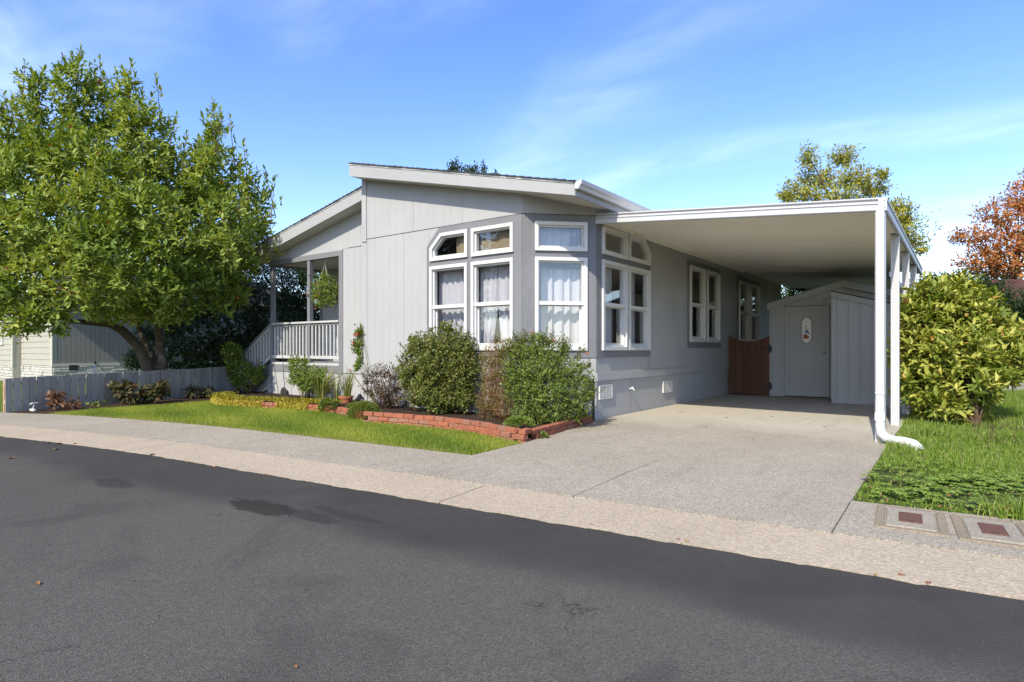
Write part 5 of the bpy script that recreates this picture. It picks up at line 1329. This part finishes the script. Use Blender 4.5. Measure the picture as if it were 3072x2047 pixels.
c3 = bushc([(1528, 1075, -.45, 34, 34), (1532, 1140, -.5, 34, 40), (1525, 1195, -.55, 30, 30), (1450, 1090, -.4, 20, 30), (1448, 1150, -.45, 20, 30)])
tree_crown(b2, c3, 170, 'l_rose', .036, .020, 5, .10, .6, .5, False, name='top_shoots')
c2 = bushc([(1565, 1015, -.3, 22, 20), (1600, 1008, -.25, 18, 18), (1650, 1015, -.2, 22, 20), (1690, 1025, -.1, 20, 22), (1540, 1035, -.35, 26, 20), (1735, 1060, .0, 9, 26), (1752, 1045, .05, 7, 12), (1765, 1090, .05, 12, 14)])
tree_crown(b2, c2, 240, 'l_rose', .038, .020, 6, .10, .8, .5, False, name='top_shoots')
canes(b2, (-.45, -.3, .08), [c[:3] for c in c_ + c2], .012, 'twig', spread=.2)
sprigs(b2, c_[:4] + c_[9:14], 70, 'l_bush', .040, .022)
for px, py in ((1598, 998), (1663, 1022), (1762, 1058)):
    c = at(px, py, -.25); MB().lathe(tuple(c), [(.004, -.03), (.016, -.012), (.018, .0), (.008, .014)], 7).build('rose_hip', 'p_brown', b2)

def petals(name, mat, c, r, parent, layers=3):
    mb = MB()
    for l in range(layers):
        k = 5 + l; rr_ = r * (.45 + .55 * l / max(1, layers - 1)) ; h = r * (.55 - .35 * l)
        for i in range(k):
            a = 6.283 * i / k + l; d = Vector((math.cos(a), math.sin(a), 0)); s_ = Vector((-d.y, d.x, 0)); cc = Vector(c)
            mb.add([cc, cc + d * rr_ * .6 + s_ * rr_ * .45 + Vector((0, 0, h * .7)), cc + d * rr_ + Vector((0, 0, h)), cc + d * rr_ * .6 - s_ * rr_ * .45 + Vector((0, 0, h * .7))], [(0, 1, 2, 3)])
    return mb.build(name, mat, parent)
cr = thing('climbing_rose', 'narrow climbing rose with coral blooms against the pale wall edge', 'rose', (-4.82, -.10, .09))
c_ = bushc([(1078, 990, -.05, 12, 18), (1080, 1020, -.05, 12, 20), (1074, 1048, -.05, 16, 16), (1080, 1078, -.05, 10, 18), (1072, 1095, -.05, 12, 14), (1066, 1030, -.08, 12, 12)])
tree_crown(cr, c_, 330, 'l_fresh', .055, .032, 5, .10, .5, .5, False, name='foliage')
canes(cr, (-4.3, -.12, .09), [tuple(at(1076, 1095, -.06)), tuple(at(1070, 1040, -.06)), tuple(at(1082, 975, -.04)), tuple(at(1034, 1095, -.1)), tuple(at(1050, 1110, -.1))], .010, 'cane', spread=.04, sag=-.03)
for px, py, r in ((1064, 1007, .075), (1072, 1004, .07), (1060, 1032, .06), (1050, 1111, .045)): petals('bloom', 'pink', at(px, py, -.12), r, cr)

rb = thing('rose_bush', 'fresh green rose bush with a pale pink bloom in front of the porch', 'bush', (-7.05, .12, .09))
c_ = bushc([(885, 1090, .1, 22, 18), (900, 1110, .1, 30, 24), (885, 1135, .1, 24, 20), (915, 1135, .1, 30, 24), (945, 1125, .1, 24, 22), (960, 1145, .1, 22, 20), (925, 1160, .1, 26, 18), (965, 1115, .15, 14, 14), (915, 1085, .1, 12, 14)])
tree_crown(rb, c_, 150, 'l_fresh', .060, .036, 5, .12, .5, .5, False, name='foliage')
canes(rb, (-7.0, .12, .08), [c[:3] for c in c_ * 2], .009, 'cane', spread=.12)
petals('bloom', 'palepink', at(888, 1078, .08), .05, rb)

bb = thing('butterfly_bush', 'leafy bush with purple flower spikes beside the porch steps', 'bush', (-9.5, .15, .09))
c_ = bushc([(720, 1100, .2, 26, 24), (705, 1130, .2, 20, 20), (745, 1110, .15, 26, 24), (765, 1130, .15, 26, 24), (740, 1140, .1, 28, 22), (705, 1075, .4, 26, 26), (690, 1055, .5, 18, 18), (775, 1105, .2, 18, 18)])
tree_crown(bb, c_, 190, 'l_fresh', .065, .032, 5, .12, .5, .5, False, name='foliage')
canes(bb, (-9.4, .15, .08), [c[:3] for c in c_ * 2], .012, 'twig', spread=.12)
for px, py in ((722, 1115), (744, 1138), (758, 1088), (746, 1148), (770, 1098)):
    c = at(px, py, .02); V_, F_, T_ = whorls(np.array([tuple(c)]).repeat(12, 0) + rng.normal(size=(12, 3)) * np.array([.02, .02, .05]), ball(12), 4, .03, .03, .02, hi=False)
    raw_mesh('flower_spike', V_, F_, 'purple', None, bb, tuple(c), 'stuff')
sb = thing('tall_perennial', 'loose leafy stems rising beside the stair newel', 'plant', (-10.5, .05, .03))
c_ = bushc([(690, 1050, .1, 20, 20), (700, 1075, .1, 18, 20), (712, 1050, .1, 16, 16), (690, 1100, .1, 16, 16)])
tree_crown(sb, c_, 130, 'l_bush', .09, .05, 5, .15, .4, .5, False, name='foliage'); canes(sb, (-10.5, .05, .02), [c[:3] for c in c_], .010, spread=.06)

def swordplant(name, label, base, n, h, spread, mat='l_iris', wd=.022, cat='plant', lean=.5):
    t = thing(name, label, cat, base); V_ = []; F_ = []; T_ = []; b = 0
    for i in range(n):
        a = random.random() * 6.28; hh = h * random.uniform(.55, 1.05); ln_ = random.uniform(.1, lean); r = random.random() * spread
        d = np.array([math.cos(a), math.sin(a), 0]); s_ = np.array([-d[1], d[0], 0]) * .6 + np.array([.5, -.4, 0]); s_ /= np.linalg.norm(s_); o = np.array(base) + d * r
        row = []
        for k, tt in enumerate((0, .3, .6, .85, 1)):
            c = o + d * ln_ * hh * tt ** 2 + np.array([0, 0, hh * (tt - .35 * ln_ * tt ** 3)]); w_ = wd * (1, 1, .8, .45, .02)[k] / 2
            row += [c - s_ * w_, c + s_ * w_]
        V_ += row
        for k in range(4): F_ += [(b + 2 * k, b + 2 * k + 1, b + 2 * k + 3), (b + 2 * k, b + 2 * k + 3, b + 2 * k + 2)]
        T_ += [random.random()] * 10; b += 10
    raw_mesh('blade', np.array(V_), np.array(F_), mat, T_, t, base, 'stuff'); return t
c = at(962, 1205, .05); swordplant('iris_clump', 'clump of arching sword-shaped green leaves in front of the porch', (c.x, c.y, .09), 46, .82, .16, wd=.045, lean=.75)
c = at(1008, 1210, .0); swordplant('iris_clump', 'thin upright leaf blades left of the terracotta pot', (c.x, c.y, .09), 16, .66, .08, wd=.02, lean=.5)
c = at(1038, 1214, -.12)
pt = thing('flower_pot', 'terracotta pot in the bed left of the wall corner', 'pot', (c.x, c.y, .09))
MB().lathe((c.x, c.y, .06), [(.10, 0), (.135, .13), (.15, .13), (.155, .17), (.135, .17), (.12, .12)], 18).build('pot_body', 'terracotta', pt, smooth=False)
MB().lathe((c.x, c.y, .17), [(.118, 0), (.118, .01)], 14).build('pot_soil', 'soil', pt)
t = swordplant('potted_grass', 'upright pale grass blades growing in the terracotta pot', (c.x, c.y, .18), 40, .68, .09, wd=.02, lean=.45)

# low plants along the fence
def lowplant(name, label, c_, mat, L, W, base, per=90):
    t = thing(name, label, 'plant', base); tree_crown(t, c_, per, mat, L, W, 5, .10, .5, .5, True, name='foliage', droop=.3); canes(t, base, [c[:3] for c in c_ * 2], .006, 'twig', spread=.10)
lowplant('hydrangea', 'low plant with reddish autumn leaves near the fence end', [(-8.98, -3.95, .20, .15, .15, .16), (-8.9, -3.72, .13, .14, .14, .11), (-9.05, -4.0, .32, .08, .08, .09)], 'l_hydred', .10, .065, (-8.95, -3.9, .02), 55)
lowplant('hydrangea', 'larger dull green plant by the middle of the fence', [(-9.25, -2.75, .40, .18, .18, .17), (-9.15, -2.6, .22, .28, .25, .2), (-9.05, -2.2, .26, .28, .28, .22), (-9.2, -2.0, .36, .12, .12, .12)], 'l_hyd', .13, .08, (-9.15, -2.4, .02), 50)
lowplant('low_plant', 'small green plant by the fence near the steps', [(-9.55, -1.1, .16, .26, .24, .16), (-9.4, -.8, .14, .2, .2, .14)], 'l_hyd', .10, .055, (-9.5, -1.0, .02), 60)
lowplant('low_plant', 'tiny green seedling between the two hydrangeas', [(-9.15, -3.2, .10, .13, .13, .1)], 'l_bush', .08, .045, (-9.15, -3.2, .02), 60)

# creeping yellow ground cover over the left bricks
c0 = smooth_curve([(-8.75, -.85), (-8.2, -1.2), (-7.4, -1.42), (-6.5, -1.24), (-5.7, -1.0), (-5.0, -.88), (-4.75, -.88)], 24)
n_ = 8200; ii = rng.integers(0, len(c0) - 1, n_); f = rng.random((n_, 1)); q = np.array(c0)
pp = q[ii] * (1 - f) + q[ii + 1] * f; off = rng.normal(size=n_) * .10 + .07
pos = np.column_stack([pp[:, 0] + rng.normal(size=n_) * .04, pp[:, 1] + off, np.full(n_, .16) + rng.random(n_) * .035])
dirs = unit(rng.normal(size=(n_, 3)) * .6 + np.array([.1, -.8, .3])); A1 = leaves(pos, dirs, np.array([0, -.3, 1.]) + rng.normal(size=(n_, 3)) * .3, .045, .026, False)
T1 = np.repeat(np.clip(rng.random(n_) * .75 - np.where(off > .12, .25, 0), 0, 1), A1[2])
# hanging strands over the brick face, with gaps
gapf = lambda x: (np.sin(x * 5.3) + np.sin(x * 11.7 + 1) > -.35) | (x < -6.9)
n2_ = 7600; ii = rng.integers(0, len(c0) - 1, n2_); f = rng.random((n2_, 1)); pp = q[ii] * (1 - f) + q[ii + 1] * f; keep = gapf(pp[:, 0]); pp = pp[keep]; k_ = len(pp)
hz_ = rng.random(k_) ** .8 * .155
pos = np.column_stack([pp[:, 0] + rng.normal(size=k_) * .012, pp[:, 1] - .13 - .05 * (1 - hz_ / .15) + rng.normal(size=k_) * .014, .01 + hz_])
A2 = leaves(pos, unit(rng.normal(size=(k_, 3)) * .35 + np.array([.1, -.45, -.9])), np.array([0, -1., .4]) + rng.normal(size=(k_, 3)) * .3, .045, .024, False)
V, F, T = join([(A1[0], A1[1], T1), (A2[0], A2[1], np.repeat(.25 + .75 * rng.random(k_), A2[2]))])
tag(raw_mesh('creeping_groundcover', V, F, 'l_jenny', T, kind='stuff'), 'yellow creeping ground cover spilling over the bricks', 'ground cover')
def cushion(name, label, c, r, rz, mat, n, L=.05, W=.008):
    d = ball(n); d[:, 2] = np.abs(d[:, 2]); p = np.array(c) + d * np.array([r, r, rz]) * rng.uniform(.75, 1.0, (n, 1))
    A = leaves(p, unit(d + rng.normal(size=(n, 3)) * .4), rng.normal(size=(n, 3)), L, W, False)
    o = raw_mesh(name, A[0], A[1], mat, np.repeat(rng.random(n), A[2]), None, c); return tag(o, label, 'plant')
cushion('moss_cushion', 'feathery green cushion plant spilling over the brick corner', (-3.28, -1.26, .05), .28, .24, 'l_moss', 3800)
cushion('moss_cushion', 'yellowish low cushion plant beside the terracotta pot', (-4.1, -.72, .10), .22, .10, 'l_moss', 1500, .04)
cushion('trailing_plant', 'grey-green trailing plant at the end of the yellow ground cover', (-4.62, -1.02, .08), .17, .20, 'l_bush', 1100, .035, .02)
cushion('trailing_plant', 'small yellow-green plant on the brick bed front corner', (.0, -1.28, .16), .20, .09, 'l_fresh', 500, .05, .03)
cushion('weed_tuft', 'little yellow weed growing from the bricks at the driveway', (.42, -1.35, .0), .08, .08, 'l_fresh', 120, .05, .03)

# ------------------------------------------------------------------ small things in the bed
def spot(px, py, y, label, yaw, z0=.09):
    c = at(px, py, y); t = thing('spotlight', label, 'spotlight', (c.x, c.y, z0), 'black garden spotlights in the flower bed')
    d = Vector((math.cos(yaw), math.sin(yaw), .45)).normalized(); b = Vector((c.x, c.y, z0 + .10))
    MB().tube([(c.x, c.y, z0 - .05), (c.x, c.y, z0 + .09)], [.012, .016], 8).build('stake', 'black', t)
    MB().tube([b - d * .05, b - d * .04, b + d * .05, b + d * .085], [.02, .042, .048, .062], 14).build('lamp_head', 'black', t)
    MB().tube([b + d * .0845, b + d * .0875], [.050, .050], 14).build('lens', 'glass', t)
    MB().prism([b + Vector((-.03, .02, .05)), b + Vector((.03, .02, .05)), b + Vector((.03, .06, .09)), b + Vector((-.03, .06, .09))], (0, 0, .012)).build('bracket', 'black', t)
spot(790, 1190, -.02, 'black spotlight at the left end near the porch steps', 1.2)
spot(977, 1212, -.50, 'black spotlight above the yellow ground cover right of the sword leaves', 1.5)
spot(1074, 1222, -.15, 'black spotlight between the terracotta pot and the wall corner', 1.9)
spot(1208, 1232, -.45, 'black spotlight between the dusky rose and the tall rose bush', .4)
def pole(name, label, px0, py0, px1, py1, y, hook):
    a = at(px0, py0, y); b = at(px1, py1, y); a.z = .05
    pts = [tuple(a), tuple(b)]
    if hook: pts += [tuple(b + Vector((.03, 0, .06))), tuple(b + Vector((.09, 0, .07))), tuple(b + Vector((.12, 0, .03)))]
    tag(MB().tube(pts, .007, 6).build(name, 'iron', None, origin=tuple(a)), label, 'garden stake')
pole('garden_stake', 'thin dark leaning stake in front of the porch skirting', 837, 1190, 822, 1092, .2, False)
pole('garden_hook', 'thin dark garden hook standing left of the rose bush', 856, 1165, 848, 1068, .25, True)
c = at(849, 1178, .36)
tag(MB().lathe((c.x, .40, c.z), [(.02, .0), (.115, -.003), (.13, -.02), (.115, -.035), (.02, -.045)], 24, 'y').build('round_disc', 'dark', None, origin=(c.x, .4, c.z - .13)), 'dark round disc set against the porch skirting', 'disc')  # upright dark disc just in front of the skirting
c = at(784, 1122, .62)
gpt = MB().lathe((c.x, .75, c.z - .13), [(.09, 0), (.13, .22), (.145, .22), (.145, .25), (.12, .25), (.1, .05)], 18).build('green_pot', 'greenpot', None, origin=(c.x, .75, c.z - .13)); tag(gpt, 'pale green pot standing on the porch steps', 'pot')
# fallen white garden lamp near the fence end
lp = thing('garden_lamp', 'white solar garden lamp lying by the fence end', 'lamp', (-9.0, -4.32, .03))
MB().box(-9.11, -8.93, -4.35, -4.29, .03, .075).build('lamp_body', 'vent', lp, bevel=.012)
MB().prism([(-9.10, -4.35, .15), (-8.93, -4.35, .185), (-8.93, -4.26, .185), (-9.10, -4.26, .15)], (0, 0, .016)).build('solar_panel', 'vent', lp)
MB().tube([(-9.02, -4.32, .07), (-9.0, -4.30, .165)], .01, 6).build('arm', 'white', lp)
for k in range(9):
    x, y = random.uniform(-9.2, -8.5), random.uniform(-4.45, -4.1)

# hanging basket
c = at(975, 870, .62); hk = at(979, 780, .62)
hb_ = thing('hanging_basket', 'flower basket hanging from the porch beam', 'hanging basket', (c.x, c.y, 3.25))
cl = [(c.x, c.y, c.z, .42, .34, .32), (c.x + .18, c.y, c.z - .06, .33, .28, .34), (c.x - .20, c.y, c.z + .08, .20, .2, .2), (c.x - .05, c.y - .05, c.z - .25, .24, .2, .18), (c.x + .02, c.y, c.z + .30, .14, .14, .16), (c.x + .25, c.y, c.z - .22, .14, .14, .2), (c.x - .30, c.y, c.z - .10, .14, .14, .14)]
tree_crown(hb_, cl, 190, 'l_fresh', .045, .024, 6, .10, .2, .6, False, name='foliage')
MB().lathe((c.x, c.y, c.z - .16), [(.12, 0), (.19, .20), (.20, .22)], 14).build('basket', 'dark', hb_)
mb = MB(); mb.tube([(c.x, c.y, 3.29), (c.x + .03, c.y, 3.26), (c.x + .03, c.y, 3.20), (c.x, c.y, 3.14)], .008, 6)
for a in (0, 2.1, 4.2): mb.tube([(c.x, c.y, 3.15), (c.x + .18 * math.cos(a), c.y + .18 * math.sin(a), c.z + .06)], .004, 5)
mb.build('hanger', 'vent', hb_)
for dx, dz, mm in ((-.38, -.10, 'pink'), (-.05, -.17, 'palepink'), (-.06, -.46, 'palepink'), (.30, -.42, 'purple'), (-.28, .32, 'purple'), (.0, .12, 'palepink'), (.1, -.1, 'palepink')):
    petals('flower', mm, (c.x + dx, c.y - .22, c.z + dz), .05, hb_, 2)

# ------------------------------------------------------------------ grass
P0 = scatter(LAWN, 120000, .012)
P0[:, :2] += rng.normal(size=(len(P0), 2)) * .012
nz = np.sin(P0[:, 0] * 2.1 + np.sin(P0[:, 1] * 3)) * .5 + np.sin(P0[:, 1] * 5.3 + P0[:, 0] * 1.7) * .5
tt = np.clip(.48 + .26 * nz + rng.normal(size=len(P0)) * .2, 0, .93); ed = rng.random(len(P0)) < .03; tt[ed] = 1.0
fe = np.array([P0[i, 1] - walk_y(P0[i, 0]) for i in range(len(P0))]) < .10; tt[fe & (rng.random(len(P0)) < .25)] = 1.0
A = blades(P0, rng.uniform(.018, .05, len(P0)), .0055, .9, tint=tt)
tag(raw_mesh('lawn_grass', A[0], A[1], 'blade', A[2], kind='stuff'), 'short bright green lawn in front of the brick bed', 'grass')
near = [(4.16, -2.63), (6.5, -2.41), (8.2, -2.24), (9, 0), (9, 3.5), (4.13, 3.5)]
P1 = scatter(near, 70000, .0); P2_ = scatter([(4.1, 3.5), (9, 3.5), (14, 8), (16, 16), (7, 16), (4.1, 9)], 60000, .0)
h1 = .03 + .05 * np.clip(np.sin(P1[:, 0] * 3.1 + 1) * np.sin(P1[:, 1] * 2.3) + rng.random(len(P1)), 0, 1.4) * rng.random(len(P1))
h1 *= np.clip((P1[:, 1] + 2.9) / 2.2, .45, 1.25)
inw = inpoly(P1, [(4.3, -2.4), (5.9, -2.3), (6.6, -1.6), (6.4, -.6), (5.2, -.75), (4.4, -1.6)]); h1[inw] *= np.where(rng.random(inw.sum()) < .7, .25, .8)
bare = (np.sin(P1[:, 0] * 4.3 + 2) + np.sin(P1[:, 1] * 3.7) + rng.normal(size=len(P1)) * .5 > 1.2) & (P1[:, 1] < 0)
P1 = P1[~bare]; h1 = h1[~bare]
A = blades(P1, h1, .008, .9, seg=2, tint=np.where(rng.random(len(P1)) < .06, 1, rng.random(len(P1)) * .88)); Bq = blades(P2_, rng.uniform(.05, .14, len(P2_)), .013, .8, tint=np.where(rng.random(len(P2_)) < .05, 1, rng.random(len(P2_)) * .88))
V, F, T = join([A, Bq]); tag(raw_mesh('yard_grass', V, F, 'blade2', T, kind='stuff'), 'uneven taller grass right of the driveway', 'grass')
# broad-leaved weeds near the meter boxes
Wd = scatter([(4.3, -2.45), (5.9, -2.3), (6.6, -1.6), (6.4, -.6), (5.2, -.75), (4.4, -1.6)], 750, .0)
Wd = np.vstack([Wd, np.column_stack([rng.normal(5.2, .9, 400), rng.normal(-1.5, .7, 400), np.zeros(400)])]); Wd = Wd[inpoly(Wd, YARD[:3] + [(9, 4), (4.2, 4)])]
Wd = Wd[(np.sin(Wd[:, 0] * 3 + 1) + np.sin(Wd[:, 1] * 4) + rng.normal(size=len(Wd)) * .6) > -.6]
n_ = len(Wd); a = rng.random(n_) * 6.28; hh = rng.uniform(.03, .075, n_)
ctr = Wd + np.column_stack([np.zeros(n_), np.zeros(n_), hh]); VV = []
parts_ = []
for k in range(5):
    ak = a + k * 1.2566; d = np.column_stack([np.cos(ak), np.sin(ak), rng.uniform(.0, .25, n_)])
    A = leaves(ctr, d, np.tile([0, 0, 1.], (n_, 1)), rng.uniform(.03, .05, n_), rng.uniform(.03, .045, n_), False, droop=.2); parts_.append((A[0], A[1], np.repeat(rng.random(n_), A[2])))
V, F, T = join(parts_); tag(raw_mesh('broadleaf_weeds', V, F, 'l_weed', T, kind='stuff'), 'patch of broad-leaved green weeds behind the meter boxes', 'weeds')
# coarse grass tufts along edges
parts_ = []
for x, y, n_, h in ((5.15, -2.45, 260, .20), (4.25, .75, 160, .14), (4.5, 2.0, 260, .20), (5.4, 2.0, 260, .18), (4.3, 1.3, 120, .14), (4.9, 1.7, 220, .16), (4.75, -2.5, 90, .10)):
    p = np.column_stack([x + rng.normal(size=n_) * .09, y + rng.normal(size=n_) * .07, np.zeros(n_)]); parts_.append(blades(p, rng.uniform(.4, 1, n_) * h, .008, 1.1, seg=2))
V, F, T = join(parts_); tag(raw_mesh('grass_tufts', V, F, 'blade2', T, kind='stuff'), 'longer grass tufts along the driveway and strip edges', 'grass')
# dandelion clock
c = P(2928, 1366, 7.3); dn = thing('dandelion', 'white dandelion seed head in the grass right of the downspout', 'flower', (c.x, c.y, 0))
MB().tube([(c.x, c.y, 0), (c.x + .01, c.y, c.z)], .003, 5).build('stalk', 'cane', dn)
d = ball(160); A = leaves(np.tile([c.x + .01, c.y, c.z], (160, 1)), d, rng.normal(size=(160, 3)), .038, .006, False)
raw_mesh('seed_head', A[0], A[1], 'puff', None, dn, (c.x, c.y, c.z))
# brown seed stalks by the shrub
sd = MB(); 
for i in range(12):
    x, y = 5.1 + random.uniform(-.15, .3), 1.6 + random.uniform(-.2, .2); sd.tube([(x, y, 0), (x + random.uniform(-.1, .1), y, .18), (x + random.uniform(-.2, .25), y + random.uniform(-.1, .1), random.uniform(.2, .34))], .003, 4)
tag(sd.build('dry_stalks', 'twig', None, origin=(5.2, 1.6, 0)), 'few dry brown seed stalks below the spotted shrub', 'plant')

# ------------------------------------------------------------------ fallen leaves
def dryleaf(name, x, y, z, L, label, group, yaw=None):
    yaw = random.random() * 6.28 if yaw is None else yaw
    d = np.array([[math.cos(yaw), math.sin(yaw), .15]]); V_, F_, k_ = leaves(np.array([[0, 0, .006]]), d, np.array([[random.uniform(-.2, .2), random.uniform(-.2, .2), 1.]]), L, L * random.uniform(.4, .6), True, droop=.25, fold=.2)
    o = raw_mesh(name, V_, F_, 'dry'); o.location = (x, y, z); WLOC[o.name] = Vector((x, y, z)); return tag(o, label, 'leaf', group)
def gpt_(px, py, z=0.0):
    Y = 1808 * (1.2 - z) / (py - 1046); p = P(px, py, Y); return p.x, p.y
for px, py, L in ((5, 1330, .12), (140, 1331, .07), (188, 1331, .10), (220, 1333, .07), (160, 1351, .11), (45, 1376, .11), (447, 1366, .10), (558, 1386, .08), (632, 1401, .09), (800, 1423, .07), (1770, 1573, .07), (1745, 1570, .05), (2036, 1623, .06), (2070, 1627, .06), (2625, 1724, .05), (2692, 1728, .07), (2788, 1748, .06)):
    x, y = gpt_(px, py, -.02); dryleaf('fallen_leaf', x, y, -.02, L * .75, 'small curled brown leaf lying on the asphalt along the kerb', 'dry leaves along the kerb')
for px, py, lab in ((1158, 1280, 'short dark twig on the asphalt near the bottom left'),):
    pass
for px, py, L, lab in ((108, 1750, .10, 'narrow dark red leaf alone on the road at lower left'), (578, 1478, .04, 'tiny dark leaf on the road above the oil stain'), (2745, 1810, .03, 'dark speck of leaf alone on the road at lower right'), (882, 2001, .05, 'pale dry leaf scrap on the road at the bottom')):
    x, y = gpt_(px, py, -.02); dryleaf('fallen_leaf', x, y, -.02, L * .45, lab, None)
for px, py in ((2640, 1490), (2690, 1475), (2660, 1500), (2720, 1425), (2790, 1490), (2850, 1488), (2910, 1490), (2820, 1520), (2848, 1532), (2955, 1520), (2620, 1470), (2700, 1460)):
    x, y = gpt_(px, py, .04); dryleaf('fallen_leaf', x, y, .045, .06, 'dry tan leaf caught in the weeds beside the meter boxes', 'dry leaves in the weeds')
x, y = gpt_(3000, 1533, .05); dryleaf('fallen_leaf', x, y, .06, .13, 'large tan leaf lying on the grass behind the right meter box', None, .5)
for px, py in ((2226, 1211), (2312, 1217), (2175, 1254), (2312, 1250), (2468, 1280), (2115, 1282)):
    x, y = gpt_(px, py, .02); dryleaf('fallen_leaf', x, y, .02, .05, 'tiny brown leaf on the concrete under the carport', 'leaf scraps under the carport')
